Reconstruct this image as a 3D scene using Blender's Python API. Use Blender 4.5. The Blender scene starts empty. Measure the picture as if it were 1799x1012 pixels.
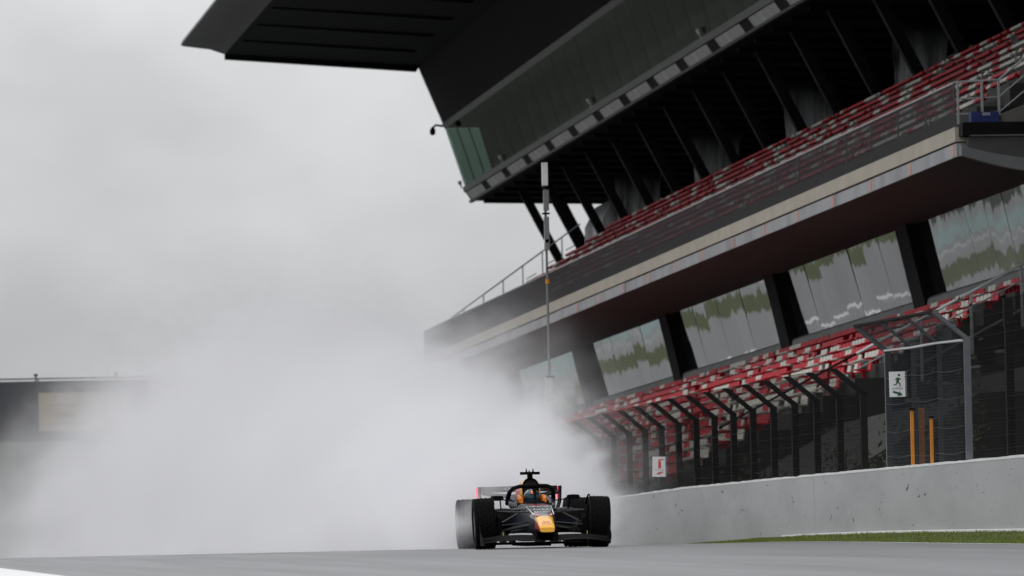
import bpy, bmesh, math, random
from mathutils import Matrix, Vector
random.seed(7)
C = bpy.context.scene.collection
R = math.radians
sc = bpy.context.scene

# ------------------------------------------------------------------ camera
# Axes: X across the track (to the right), Y along the straight away from the camera, Z up.
FPX, ROLL, HCAM = 12500.0, 0.0205, 0.6
YAW, PITCH = R(6.7953), R(1.7872)
F = Vector((math.sin(YAW)*math.cos(PITCH), math.cos(YAW)*math.cos(PITCH), math.sin(PITCH)))
R0 = Vector((math.cos(YAW), -math.sin(YAW), 0)); U0 = R0.cross(F)
RR = R0*math.cos(ROLL) - U0*math.sin(ROLL); UU = RR.cross(F)
cam = bpy.data.cameras.new('camera'); camo = bpy.data.objects.new('camera', cam); C.objects.link(camo)
camo.matrix_world = Matrix(((RR.x, UU.x, -F.x, 0), (RR.y, UU.y, -F.y, 0), (RR.z, UU.z, -F.z, HCAM), (0, 0, 0, 1)))
cam.sensor_width = 36; cam.lens = 36*FPX/1799; cam.clip_start = 1; cam.clip_end = 6000
cam.dof.use_dof = True; cam.dof.focus_distance = 110.5; cam.dof.aperture_fstop = 4.5
sc.camera = camo

# ------------------------------------------------------------------ world: an overcast sky
SUN_EL, SUN_AZ = R(48), R(205)
world = bpy.data.worlds.new('World'); sc.world = world; world.use_nodes = True
wn, wl = world.node_tree.nodes, world.node_tree.links
wn.clear()
def wnode(t, **kw):
    n = wn.new(t)
    for k, v in kw.items(): setattr(n, k, v)
    return n
sky = wnode('ShaderNodeTexSky', sky_type='NISHITA', sun_disc=False, sun_elevation=SUN_EL, sun_rotation=SUN_AZ)
bw = wnode('ShaderNodeRGBToBW'); wl.new(sky.outputs[0], bw.inputs[0])
tc = wnode('ShaderNodeTexCoord')
sep = wnode('ShaderNodeSeparateXYZ'); wl.new(tc.outputs['Generated'], sep.inputs[0])
grad = wnode('ShaderNodeMapRange'); grad.inputs[1].default_value = -0.02; grad.inputs[2].default_value = 1.0
grad.inputs[3].default_value = 6.1; grad.inputs[4].default_value = 13.5; wl.new(sep.outputs[2], grad.inputs[0])
mp = wnode('ShaderNodeMapping'); mp.inputs['Scale'].default_value = (1.0, 1.0, 1.6); mp.inputs['Location'].default_value = (4.429, 0.430, 2.990)
wl.new(tc.outputs['Generated'], mp.inputs[0])
ns = wnode('ShaderNodeTexNoise'); ns.inputs['Scale'].default_value = 34; ns.inputs['Detail'].default_value = 3; ns.inputs['Roughness'].default_value = 0.42
wl.new(mp.outputs[0], ns.inputs['Vector'])
cl = wnode('ShaderNodeMapRange'); cl.inputs[1].default_value = 0.3; cl.inputs[2].default_value = 0.7; cl.inputs[3].default_value = 0.86; cl.inputs[4].default_value = 1.07
wl.new(ns.outputs['Fac'], cl.inputs[0])
low = wnode('ShaderNodeMapRange', interpolation_type='SMOOTHSTEP'); low.inputs[1].default_value = 0.0; low.inputs[2].default_value = 0.085   # murk towards the horizon
low.inputs[3].default_value = 0.80; low.inputs[4].default_value = 1.13; wl.new(sep.outputs[2], low.inputs[0])
mul0 = wnode('ShaderNodeMath', operation='MULTIPLY'); wl.new(grad.outputs[0], mul0.inputs[0]); wl.new(low.outputs[0], mul0.inputs[1])
mul = wnode('ShaderNodeMath', operation='MULTIPLY'); wl.new(mul0.outputs[0], mul.inputs[0]); wl.new(cl.outputs[0], mul.inputs[1])
tint = wnode('ShaderNodeVectorMath', operation='SCALE'); tint.inputs[0].default_value = (0.985, 1.0, 1.015); wl.new(mul.outputs[0], tint.inputs['Scale'])
mixs = wnode('ShaderNodeMix', data_type='RGBA'); mixs.inputs[0].default_value = 0.96
wl.new(bw.outputs[0], mixs.inputs[6]); wl.new(tint.outputs[0], mixs.inputs[7])
bg = wnode('ShaderNodeBackground'); bg.inputs[1].default_value = 0.1; wl.new(mixs.outputs[2], bg.inputs[0])
wo = wnode('ShaderNodeOutputWorld'); wl.new(bg.outputs[0], wo.inputs[0])

sun = bpy.data.lights.new('sun', 'SUN'); sun.energy = 0.5; sun.angle = R(25); sun.color = (1, 0.97, 0.93)
suno = bpy.data.objects.new('sun', sun); C.objects.link(suno)
sd = Vector((math.sin(SUN_AZ)*math.cos(SUN_EL), math.cos(SUN_AZ)*math.cos(SUN_EL), math.sin(SUN_EL)))
suno.rotation_euler = sd.to_track_quat('Z', 'Y').to_euler(); suno.location = sd*60

sc.view_settings.view_transform = 'Standard'; sc.view_settings.look = 'None'
sc.view_settings.exposure = 0.0; sc.view_settings.gamma = 1.0; sc.view_settings.use_curve_mapping = False
sc.render.engine = 'CYCLES'
cy = sc.cycles
cy.use_denoising = True; cy.use_adaptive_sampling = True; cy.adaptive_threshold = 0.02
cy.max_bounces = 10; cy.diffuse_bounces = 3; cy.glossy_bounces = 3; cy.transmission_bounces = 4; cy.transparent_max_bounces = 12
cy.volume_bounces = 5; cy.volume_max_steps = 256; cy.volume_step_rate = 1.0
cy.caustics_reflective = False; cy.caustics_refractive = False

# ------------------------------------------------------------------ materials
MATS = {}
def mat(name, col, rough=0.6, metal=0.0, spec=0.5, var=0.0, scale=4.0, bump=0.0, bscale=None, stretch=(1, 1, 1), coat=0.0, emit=None, estr=0.0):
    m = bpy.data.materials.new(name); m.use_nodes = True; MATS[name] = m
    nt = m.node_tree; b = nt.nodes['Principled BSDF']
    b.inputs['Base Color'].default_value = (*col, 1); b.inputs['Roughness'].default_value = rough
    b.inputs['Metallic'].default_value = metal; b.inputs['Specular IOR Level'].default_value = spec
    b.inputs['Coat Weight'].default_value = coat; b.inputs['Coat Roughness'].default_value = 0.12
    if emit:
        b.inputs['Emission Color'].default_value = (*emit, 1); b.inputs['Emission Strength'].default_value = estr
    if var or bump:
        t = nt.nodes.new('ShaderNodeTexCoord'); mp_ = nt.nodes.new('ShaderNodeMapping'); mp_.inputs['Scale'].default_value = stretch
        nt.links.new(t.outputs['Object'], mp_.inputs[0])
        n = nt.nodes.new('ShaderNodeTexNoise'); n.inputs['Scale'].default_value = scale; n.inputs['Detail'].default_value = 5; n.inputs['Roughness'].default_value = 0.6
        nt.links.new(mp_.outputs[0], n.inputs['Vector'])
        if var:
            r = nt.nodes.new('ShaderNodeMapRange'); r.inputs[1].default_value = 0.28; r.inputs[2].default_value = 0.72
            r.inputs[3].default_value = 1-var; r.inputs[4].default_value = 1+var
            nt.links.new(n.outputs['Fac'], r.inputs[0])
            v = nt.nodes.new('ShaderNodeVectorMath'); v.operation = 'SCALE'; v.inputs[0].default_value = col
            nt.links.new(r.outputs[0], v.inputs['Scale']); nt.links.new(v.outputs[0], b.inputs['Base Color'])
        if bump:
            n2 = nt.nodes.new('ShaderNodeTexNoise'); n2.inputs['Scale'].default_value = bscale or scale*6; n2.inputs['Detail'].default_value = 4
            nt.links.new(mp_.outputs[0], n2.inputs['Vector'])
            bp = nt.nodes.new('ShaderNodeBump'); bp.inputs['Strength'].default_value = bump; bp.inputs['Distance'].default_value = 0.02
            nt.links.new(n2.outputs['Fac'], bp.inputs['Height']); nt.links.new(bp.outputs[0], b.inputs['Normal'])
    return m

def stained(name, base, stain, scale, stretch, lo, hi, rough=0.8, spots=None, extra=None):
    """base colour with streaky stains; spots = (colour, scale, threshold) for pits and chips."""
    m = mat(name, base, rough); nt = m.node_tree; b = nt.nodes['Principled BSDF']
    t = nt.nodes.new('ShaderNodeTexCoord')
    def noise(sca, st, det=6):
        q = nt.nodes.new('ShaderNodeMapping'); q.inputs['Scale'].default_value = st; nt.links.new(t.outputs['Object'], q.inputs[0])
        n = nt.nodes.new('ShaderNodeTexNoise'); n.inputs['Scale'].default_value = sca; n.inputs['Detail'].default_value = det; n.inputs['Roughness'].default_value = 0.62
        nt.links.new(q.outputs[0], n.inputs['Vector']); return n.outputs['Fac']
    def rng(src, a, b_):
        r = nt.nodes.new('ShaderNodeMapRange'); r.inputs[1].default_value = a; r.inputs[2].default_value = b_; nt.links.new(src, r.inputs[0]); return r.outputs[0]
    def mix(f, a, c):
        x = nt.nodes.new('ShaderNodeMix'); x.data_type = 'RGBA'; nt.links.new(f, x.inputs[0])
        if isinstance(a, tuple): x.inputs[6].default_value = (*a, 1)
        else: nt.links.new(a, x.inputs[6])
        x.inputs[7].default_value = (*c, 1); return x.outputs[2]
    col = mix(rng(noise(scale, stretch), lo, hi), base, stain)
    if extra: col = mix(rng(noise(extra[1], extra[2]), extra[3], extra[4]), col, extra[0])
    if spots: col = mix(rng(noise(spots[1], spots[3], 3), spots[2], spots[2]+0.05), col, spots[0])
    nt.links.new(col, b.inputs['Base Color'])
    bp = nt.nodes.new('ShaderNodeBump'); bp.inputs['Strength'].default_value = 0.35; bp.inputs['Distance'].default_value = 0.01
    nt.links.new(noise(30, (1, 1, 1)), bp.inputs['Height']); nt.links.new(bp.outputs[0], b.inputs['Normal'])
    return m

def wet_road(name, base, gl, rough, mixf):
    m = bpy.data.materials.new(name); m.use_nodes = True; nt = m.node_tree; nt.nodes.clear(); MATS[name] = m
    out = nt.nodes.new('ShaderNodeOutputMaterial'); d = nt.nodes.new('ShaderNodeBsdfDiffuse'); g = nt.nodes.new('ShaderNodeBsdfGlossy'); x = nt.nodes.new('ShaderNodeMixShader')
    t = nt.nodes.new('ShaderNodeTexCoord'); q = nt.nodes.new('ShaderNodeMapping'); q.inputs['Scale'].default_value = (1, .035, 1); nt.links.new(t.outputs['Object'], q.inputs[0])
    n = nt.nodes.new('ShaderNodeTexNoise'); n.inputs['Scale'].default_value = 1.6; n.inputs['Detail'].default_value = 6; nt.links.new(q.outputs[0], n.inputs['Vector'])
    r_ = nt.nodes.new('ShaderNodeMapRange'); r_.inputs[1].default_value = .3; r_.inputs[2].default_value = .7; r_.inputs[3].default_value = .65; r_.inputs[4].default_value = 1.35; nt.links.new(n.outputs['Fac'], r_.inputs[0])
    v = nt.nodes.new('ShaderNodeVectorMath'); v.operation = 'SCALE'; v.inputs[0].default_value = base; nt.links.new(r_.outputs[0], v.inputs['Scale']); nt.links.new(v.outputs[0], d.inputs[0])
    g.inputs['Color'].default_value = (gl, gl, gl*1.01, 1); g.inputs['Roughness'].default_value = rough; x.inputs[0].default_value = mixf
    nt.links.new(d.outputs[0], x.inputs[1]); nt.links.new(g.outputs[0], x.inputs[2]); nt.links.new(x.outputs[0], out.inputs[0]); return m
asphalt = wet_road('wet_asphalt', (0.115, 0.114, 0.122), 0.78, 0.42, 0.36)
runoff_m = mat('wet_runoff', (0.06, 0.06, 0.062), 0.3, var=0.2, scale=0.3)
paint_white = mat('road_paint', (0.72, 0.72, 0.72), 0.5, var=0.1, scale=3)
soil = mat('grassy_soil', (0.045, 0.07, 0.018), 0.95, var=0.4, scale=6)
grass_m = mat('grass_blade', (0.135, 0.17, 0.016), 0.8, var=0.5, scale=3)
field_m = mat('field_grass', (0.028, 0.033, 0.022), 1.0, var=0.5, scale=0.02)
verge_m = mat('verge_grass', (0.058, 0.070, 0.018), 0.95, var=0.3, scale=0.4)
wallc = stained('barrier_concrete', (0.425, 0.432, 0.44), (0.31, 0.316, 0.322), 1.3, (1, 0.22, 0.8), 0.42, 0.85, 0.75,
                spots=((0.10, 0.10, 0.10), 9.0, 0.665, (1, 0.22, 0.8)), extra=((0.48, 0.49, 0.5), 2.2, (1, 0.12, 0.5), 0.58, 0.85))
wallw = mat('white_edge_paint', (0.8, 0.8, 0.8), 0.5, var=0.12, scale=8)
steel = mat('fence_steel', (0.085, 0.09, 0.1), 0.5, metal=0.3, var=0.2, scale=5)
steel_d = mat('dark_fence_steel', (0.012, 0.0112, 0.0115), 0.85, spec=0.1, var=0.2, scale=5)
galv = mat('galvanised_steel', (0.33, 0.34, 0.35), 0.45, metal=0.4, var=0.15, scale=9)
bright_st = mat('bare_bright_steel', (0.62, 0.63, 0.64), 0.35, metal=0.5)
black_st = mat('black_steel', (0.004, 0.004, 0.0045), 0.8, spec=0.2, var=0.2, scale=2)
dark_st = mat('charcoal_steel', (0.011, 0.011, 0.0115), 0.6, spec=0.3, var=0.25, scale=0.6)
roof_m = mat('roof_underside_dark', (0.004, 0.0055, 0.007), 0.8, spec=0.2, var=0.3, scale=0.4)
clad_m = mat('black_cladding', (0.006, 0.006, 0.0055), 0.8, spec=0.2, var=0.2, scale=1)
fascia_m = mat('roof_fascia_metal', (0.055, 0.055, 0.056), 0.5, var=0.15, scale=0.4)
sillgrey = mat('sill_grey', (0.06, 0.06, 0.06), 0.5, var=0.2, scale=0.7)
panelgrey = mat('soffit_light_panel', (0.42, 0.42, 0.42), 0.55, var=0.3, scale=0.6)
cream = mat('cream_concrete', (0.42, 0.38, 0.32), 0.8, var=0.12, scale=0.8)
greyfas = stained('grey_concrete_fascia', (0.36, 0.365, 0.38), (0.22, 0.22, 0.23), 0.9, (1, 0.6, 0.12), 0.45, 0.75, 0.8)
soffit_m = mat('brown_soffit', (0.022, 0.0155, 0.0145), 0.7, var=0.3, scale=0.25, stretch=(1, 0.3, 1))
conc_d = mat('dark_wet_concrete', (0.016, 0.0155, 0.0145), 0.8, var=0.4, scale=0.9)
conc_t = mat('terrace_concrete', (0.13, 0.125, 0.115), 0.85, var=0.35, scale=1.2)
ledge_m = mat('ledge_grey', (0.17, 0.175, 0.18), 0.7, var=0.2, scale=1)
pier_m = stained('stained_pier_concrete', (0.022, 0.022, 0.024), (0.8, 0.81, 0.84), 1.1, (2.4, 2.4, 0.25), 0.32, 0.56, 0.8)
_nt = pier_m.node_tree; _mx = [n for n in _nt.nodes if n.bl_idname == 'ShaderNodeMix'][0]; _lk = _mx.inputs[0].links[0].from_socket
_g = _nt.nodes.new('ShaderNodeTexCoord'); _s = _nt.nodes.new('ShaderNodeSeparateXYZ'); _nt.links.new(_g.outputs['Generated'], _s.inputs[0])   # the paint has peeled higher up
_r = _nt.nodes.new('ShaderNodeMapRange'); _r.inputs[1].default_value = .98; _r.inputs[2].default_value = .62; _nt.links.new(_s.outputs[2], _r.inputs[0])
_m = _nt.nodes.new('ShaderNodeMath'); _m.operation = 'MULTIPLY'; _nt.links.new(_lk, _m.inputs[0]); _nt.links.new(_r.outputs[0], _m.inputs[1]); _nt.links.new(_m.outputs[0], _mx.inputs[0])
pink_m = mat('faded_pink_paint', (0.62, 0.30, 0.25), 0.7)
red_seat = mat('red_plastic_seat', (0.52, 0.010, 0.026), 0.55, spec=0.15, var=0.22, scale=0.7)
upper_red = mat('roof_shaded_red_seat', (0.30, 0.016, 0.026), 0.6, spec=0.12, var=0.3, scale=0.7)  # upper-deck red, with the roof's shade put into the colour
upper_white = mat('roof_shaded_white_seat', (0.40, 0.385, 0.35), 0.6, spec=0.15, var=0.25, scale=0.7)  # upper-deck white, darkened in the same way for the roof's shade
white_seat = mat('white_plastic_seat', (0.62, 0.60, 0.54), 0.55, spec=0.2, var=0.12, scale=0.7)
blue_m = mat('blue_board', (0.006, 0.018, 0.13), 0.5)
orange_m = mat('orange_board', (0.55, 0.19, 0.008), 0.55, var=0.2, scale=3)
sign_w = mat('sign_white', (0.72, 0.73, 0.74), 0.45); sign_g = mat('sign_green', (0.005, 0.075, 0.03), 0.5)
sign_r = mat('sign_red', (0.55, 0.012, 0.015), 0.5); sign_k = mat('sign_black', (0.03, 0.03, 0.03), 0.6)
mast_m = mat('mast_grey', (0.16, 0.16, 0.165), 0.55); mastbox = mat('mast_box_white', (0.62, 0.62, 0.62), 0.5, var=0.1, scale=6)
bridge_m = mat('bridge_navy', (0.02, 0.023, 0.03), 0.6, var=0.2, scale=0.5); board_m = mat('beige_board', (0.30, 0.25, 0.17), 0.7, var=0.2, scale=0.6)
leafm = mat('shrub_leaf', (0.03, 0.04, 0.014), 0.8, var=0.5, scale=2)
# the car
nose_gloss = mat('glossy_grey_nose', (0.075, 0.076, 0.085), 0.25, spec=0.6, coat=0.5)
flap_gloss = mat('wet_glossy_flap', (0.05, 0.05, 0.052), 0.15, spec=0.8, coat=0.8)
arm_m = mat('wet_suspension_carbon', (0.012, 0.012, 0.013), 0.28, spec=0.6)
carbon = mat('carbon_black', (0.003, 0.003, 0.0034), 0.65, spec=0.05)
navy = mat('navy_matt_paint', (0.003, 0.005, 0.013), 0.38, spec=0.22)
yellow = mat('yellow_paint', (0.86, 0.43, 0.025), 0.35, coat=0.5)
red_p = mat('red_paint', (0.62, 0.012, 0.035), 0.35, coat=0.5)
silver = mat('silver_letters', (0.7, 0.71, 0.73), 0.4)
white_p = mat('white_decal', (0.75, 0.75, 0.75), 0.5)
orange_p = mat('orange_padding', (0.85, 0.22, 0.01), 0.5)
rubber = mat('wet_tyre_rubber', (0.003, 0.003, 0.0033), 0.7, spec=0.06, var=0.15, scale=14)
rim_m = mat('dark_rim', (0.02, 0.02, 0.022), 0.3, metal=0.6)
helm_m = mat('helmet_navy', (0.010, 0.018, 0.06), 0.2, coat=0.8)
visor_m = mat('helmet_visor', (0.02, 0.06, 0.075), 0.08, metal=0.5)
lime = mat('lime_stripe', (0.4, 0.46, 0.02), 0.3)
suit = mat('race_suit_navy', (0.012, 0.016, 0.05), 0.8)
rain_light = mat('red_rain_light', (0.6, 0.02, 0.05), 0.4, emit=(1.0, 0.05, 0.13), estr=1.6)

def glass(name, tint, refl, base, transp, gcol=(0.95, 0.97, 0.98), warp=0.6):
    m = bpy.data.materials.new(name); m.use_nodes = True; nt = m.node_tree; nt.nodes.clear(); MATS[name] = m
    out = nt.nodes.new('ShaderNodeOutputMaterial')
    t = nt.nodes.new('ShaderNodeBsdfTransparent'); t.inputs[0].default_value = (*tint, 1)
    d = nt.nodes.new('ShaderNodeBsdfDiffuse'); d.inputs[0].default_value = (*base, 1)
    m1 = nt.nodes.new('ShaderNodeMixShader'); m1.inputs[0].default_value = transp
    nt.links.new(d.outputs[0], m1.inputs[1]); nt.links.new(t.outputs[0], m1.inputs[2])
    g = nt.nodes.new('ShaderNodeBsdfGlossy'); g.inputs['Color'].default_value = (*gcol, 1); g.inputs['Roughness'].default_value = 0.02
    fr = nt.nodes.new('ShaderNodeFresnel')
    gb_ = nt.nodes.new('ShaderNodeNewGeometry'); ma = nt.nodes.new('ShaderNodeMath'); ma.operation = 'MULTIPLY_ADD'   # same index from both faces of the pane
    nt.links.new(gb_.outputs['Backfacing'], ma.inputs[0]); ma.inputs[1].default_value = 1/refl-refl; ma.inputs[2].default_value = refl; nt.links.new(ma.outputs[0], fr.inputs[0])
    tcn = nt.nodes.new('ShaderNodeTexCoord'); q = nt.nodes.new('ShaderNodeMapping'); q.inputs['Scale'].default_value = (1, 0.8, 0.22)
    nt.links.new(tcn.outputs['Object'], q.inputs[0])
    n = nt.nodes.new('ShaderNodeTexNoise'); n.inputs['Scale'].default_value = .9; n.inputs['Detail'].default_value = 2.2
    nt.links.new(q.outputs[0], n.inputs['Vector'])
    bp = nt.nodes.new('ShaderNodeBump'); bp.inputs['Strength'].default_value = warp; bp.inputs['Distance'].default_value = 0.016
    nt.links.new(n.outputs['Fac'], bp.inputs['Height']); nt.links.new(bp.outputs[0], g.inputs['Normal'])
    rt = nt.nodes.new('ShaderNodeMapRange'); rt.inputs[1].default_value = .3; rt.inputs[2].default_value = .7; rt.inputs[3].default_value = .9; rt.inputs[4].default_value = 1.06
    n3 = nt.nodes.new('ShaderNodeTexNoise'); n3.inputs['Scale'].default_value = .8; n3.inputs['Detail'].default_value = 4; q3 = nt.nodes.new('ShaderNodeMapping'); q3.inputs['Scale'].default_value = (1, .5, .35)
    nt.links.new(tcn.outputs['Object'], q3.inputs[0]); nt.links.new(q3.outputs[0], n3.inputs['Vector']); nt.links.new(n3.outputs['Fac'], rt.inputs[0])
    v3 = nt.nodes.new('ShaderNodeVectorMath'); v3.operation = 'SCALE'; v3.inputs[0].default_value = gcol; nt.links.new(rt.outputs[0], v3.inputs['Scale']); nt.links.new(v3.outputs[0], g.inputs['Color'])
    m2 = nt.nodes.new('ShaderNodeMixShader')
    nt.links.new(fr.outputs[0], m2.inputs[0]); nt.links.new(m1.outputs[0], m2.inputs[1]); nt.links.new(g.outputs[0], m2.inputs[2])
    nt.links.new(m2.outputs[0], out.inputs[0]); return m
glass_low = glass('mirror_glass', (0.2, 0.25, 0.25), 2.1, gcol=(0.98, 1.0, 1.0), base=(0.02, 0.022, 0.024), transp=0.0)
glass_up = glass('dark_green_glass', (0.70, 0.82, 0.77), 1.35, (0.004, 0.0042, 0.0042), 0.9, gcol=(0.46, 0.45, 0.455), warp=0.15)
glass_end = glass('end_green_glass', (0.64, 0.74, 0.70), 1.3, (0.02, 0.03, 0.03), 0.9)

# ------------------------------------------------------------------ mesh helpers
class MB:
    def __init__(s): s.v = []; s.f = []; s.m = []; s.mats = []
    def mi(s, m):
        if m is None: return 0
        if m not in s.mats: s.mats.append(m)
        return s.mats.index(m)
    def add(s, vs, fs, m=None):
        o = len(s.v); k = s.mi(m); s.v += [tuple(p) for p in vs]
        for f in fs: s.f.append(tuple(i+o for i in f)); s.m.append(k)
        return s
    def hexa(s, p, m=None):      # 8 corners: bottom ring then top ring
        return s.add(p, [(3, 2, 1, 0), (4, 5, 6, 7), (0, 1, 5, 4), (1, 2, 6, 5), (2, 3, 7, 6), (3, 0, 4, 7)], m)
    def box(s, x0, x1, y0, y1, z0, z1, m=None):
        return s.hexa([(x0, y0, z0), (x1, y0, z0), (x1, y1, z0), (x0, y1, z0), (x0, y0, z1), (x1, y0, z1), (x1, y1, z1), (x0, y1, z1)], m)
    def tube(s, pts, r, n=8, m=None, caps=True):
        pts = [Vector(p) for p in pts]; rs = r if isinstance(r, (list, tuple)) else [r]*len(pts)
        vs = []; fs = []; up = Vector((0, 0, 1))
        for i, p in enumerate(pts):
            d = (pts[min(i+1, len(pts)-1)]-pts[max(i-1, 0)]).normalized()
            a = d.cross(up if abs(d.z) < 0.95 else Vector((1, 0, 0))).normalized(); b = d.cross(a).normalized()
            for k in range(n):
                t = 2*math.pi*(k+0.5)/n; vs.append(p+(a*math.cos(t)+b*math.sin(t))*rs[i])
        for i in range(len(pts)-1):
            for k in range(n):
                fs.append((i*n+k, i*n+(k+1) % n, (i+1)*n+(k+1) % n, (i+1)*n+k))
        if caps: fs += [tuple(range(n-1, -1, -1)), tuple(range((len(pts)-1)*n, len(pts)*n))]
        return s.add(vs, fs, m)
    def loft(s, rings, m=None, cap0=True, cap1=True, closed=True):
        n = len(rings[0]); vs = [p for r in rings for p in r]; fs = []
        for i in range(len(rings)-1):
            for k in range(n if closed else n-1):
                fs.append((i*n+k, (i+1)*n+k, (i+1)*n+(k+1) % n, i*n+(k+1) % n))
        if cap0: fs.append(tuple(range(n)))
        if cap1: fs.append(tuple(range(len(rings)*n-1, (len(rings)-1)*n-1, -1)))
        return s.add(vs, fs, m)
    def mesh(s, name, material=None, smooth=False):
        me = bpy.data.meshes.new(name); me.from_pydata(s.v, [], s.f)
        ms = s.mats if s.mats else [material]
        for m in ms: me.materials.append(m)
        if s.mats: me.polygons.foreach_set('material_index', s.m)
        bm = bmesh.new(); bm.from_mesh(me); bmesh.ops.recalc_face_normals(bm, faces=bm.faces); bm.to_mesh(me); bm.free()
        if smooth:
            me.polygons.foreach_set('use_smooth', [True]*len(me.polygons))
            try: me.set_sharp_from_angle(angle=R(40))
            except Exception: pass
        me.update(); return me

def tag(o, label=None, cat=None, group=None, kind=None):
    if label: o['label'] = label
    if cat: o['category'] = cat
    if group: o['group'] = group
    if kind: o['kind'] = kind
    return o
def link(name, data, parent=None, local=False):
    o = bpy.data.objects.new(name, data); C.objects.link(o)
    if parent is not None:
        o.parent = parent
        if not local: o.matrix_parent_inverse = parent['_w'] if False else WM[parent.name].inverted()
    WM[o.name] = Matrix.Identity(4)
    return o
WM = {}
def empty(name, loc, label, cat, group=None):
    o = bpy.data.objects.new(name, None); C.objects.link(o); o.location = loc; o.empty_display_size = 0.3
    WM[o.name] = Matrix.Translation(loc); tag(o, label, cat, group); return o
def part(name, mb, m, parent, smooth=False, local=False, kind=None, label=None):
    o = link(name, mb.mesh(name, m, smooth), parent, local)
    tag(o, label, None, None, kind); return o
def struct(name, mb, m, smooth=False, kind='structure'):
    return tag(link(name, mb.mesh(name, m, smooth)), kind=kind)
def inst(name, me, parent, loc, local=False):
    o = link(name, me, parent, local); o.location = loc
    WM[o.name] = Matrix.Translation(loc); return o

def text_mb(mb, body, size, fn, m, align='CENTER'):
    """flat lettering as mesh; fn maps (u, v) in metres to a 3-D point."""
    cu = bpy.data.curves.new('lettering', 'FONT'); cu.body = body; cu.size = size; cu.align_x = align; cu.align_y = 'CENTER'; cu.resolution_u = 2
    o = bpy.data.objects.new('lettering', cu); C.objects.link(o)
    dg = bpy.context.evaluated_depsgraph_get(); me = bpy.data.meshes.new_from_object(o.evaluated_get(dg))
    mb.add([fn(v.co.x, v.co.y) for v in me.vertices], [tuple(p.vertices) for p in me.polygons], m)
    bpy.data.objects.remove(o); bpy.data.curves.remove(cu); bpy.data.meshes.remove(me)

# ------------------------------------------------------------------ ground: flat to the car, then the straight falls away
SL = 0.0219
def gz(d):
    if d < 104: return 0.0
    t = min((d-104)/46, 1)
    z = -SL*46*(t**3-t**4/2)
    if d > 150: z -= SL*(min(d, 700)-150)
    return z
YS = [-60, -20, 20, 50, 70, 80, 88, 94, 98] + [100+2*i for i in range(28)] + [158, 170, 190, 220, 260, 310, 380, 470, 600, 700, 900, 1300, 2000]
def sheet(x0, x1, dz, y0=-60, y1=2000, nx=2):
    mb = MB(); ys = [y for y in YS if y0 <= y <= y1]
    xs = [x0+(x1-x0)*i/(nx-1) for i in range(nx)]
    vs = [(x, y, gz(y)+dz) for y in ys for x in xs]
    fs = [(j*nx+i, j*nx+i+1, (j+1)*nx+i+1, (j+1)*nx+i) for j in range(len(ys)-1) for i in range(nx-1)]
    return mb.add(vs, fs)
struct('ground', sheet(-2500, 2500, -0.05), field_m)
struct('track', sheet(3.4, 18.12, 0.0), asphalt)
struct('runoff_paving', sheet(-9.5, 3.4, -0.012), runoff_m)
struct('pit_lane', sheet(-40, -16.5, -0.02), runoff_m)
struct('verge_ground', sheet(-16.5, -9.5, -0.012), verge_m)
struct('edge_line', sheet(17.95, 18.10, 0.005), paint_white)
struct('edge_line', sheet(3.45, 4.12, 0.006), paint_white)
struct('pit_line', sheet(-22.3, -21.9, -0.012), paint_white)
struct('teal_reflection_strip', sheet(-33.5, -25.5, -0.013), mat('teal_reflection_tint', (0.16, 0.24, 0.23), 0.5, var=0.4, scale=0.3))  # unseen strip, added to bring teal into the lower windows' reflections
struct('apron', sheet(19.85, 60, -0.02), conc_d)

# wooded hills: left of the circuit and far beyond the straight
mb = MB(); xs = [-1900, -1500, -1200, -1000, -850, -720, -600, -480]; ys = [-400+80*i for i in range(40)]
mb.add([(x, y, gz(max(y, 0))-1+(0 if x == -480 else (26+16*math.sin(y*.006)+8*math.sin(y*.021+x))*min(1, (-480-x)/260+.12))) for y in ys for x in xs], [(j*8+i, j*8+i+1, (j+1)*8+i+1, (j+1)*8+i) for j in range(39) for i in range(7)])
struct('hills', mb, field_m, smooth=True)
mb = MB(); xs = [-480+60*i for i in range(36)]; ys = [1150, 1230, 1300, 1420, 1600, 1990]
mb.add([(x, y, gz(y)-1+(0 if y == 1150 else (28+3*math.sin(x*.03)+2*math.sin(x*.11))*min(1, (y-1150)/150))) for y in ys for x in xs], [(j*36+i, j*36+i+1, (j+1)*36+i+1, (j+1)*36+i) for j in range(5) for i in range(35)])
struct('hills', mb, field_m, smooth=True)

# grass bank between the track and the barrier wall
WX = 19.5
def bank(d): # height at the wall's foot above the ground
    return 0.155 if d < 101 else max(0.07, 0.155-0.0026*(d-101))
def bank_z(x, d):
    t = min(max((x-18.12)/(WX-18.12), 0), 1)
    return gz(d)-0.004+bank(d)*(t**1.3)
mb = MB(); ys = [y for y in YS if y <= 400]; xs = [18.12+(WX+0.05-18.12)*i/5 for i in range(6)]
mb.add([(x, y, bank_z(x, y)) for y in ys for x in xs], [(j*6+i, j*6+i+1, (j+1)*6+i+1, (j+1)*6+i) for j in range(len(ys)-1) for i in range(5)])
struct('grass_bank', mb, soil, smooth=True)
mb = MB(); rg = random.Random(3)
for i in range(26000):
    d = 92+rg.random()**1.3*60; x = 18.15+rg.random()*1.33; z = bank_z(x, d)
    clump = 0.5+0.5*math.sin(d*1.7+math.sin(x*5)*2)*math.sin(d*0.6+x*3)
    h = (0.014+0.02*rg.random())*(0.6+0.9*clump); a = rg.random()*6.28; w = 0.006
    lx, ly = rg.uniform(-.02, .02), rg.uniform(-.02, .02)
    mb.add([(x-w*math.cos(a), d-w*math.sin(a), z-.005), (x+w*math.cos(a), d+w*math.sin(a), z-.005), (x+lx, d+ly, z+h)], [(0, 1, 2)])
tag(struct('grass', mb, grass_m, kind='stuff'), 'short wet green grass on the bank below the concrete barrier', 'grass')

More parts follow.
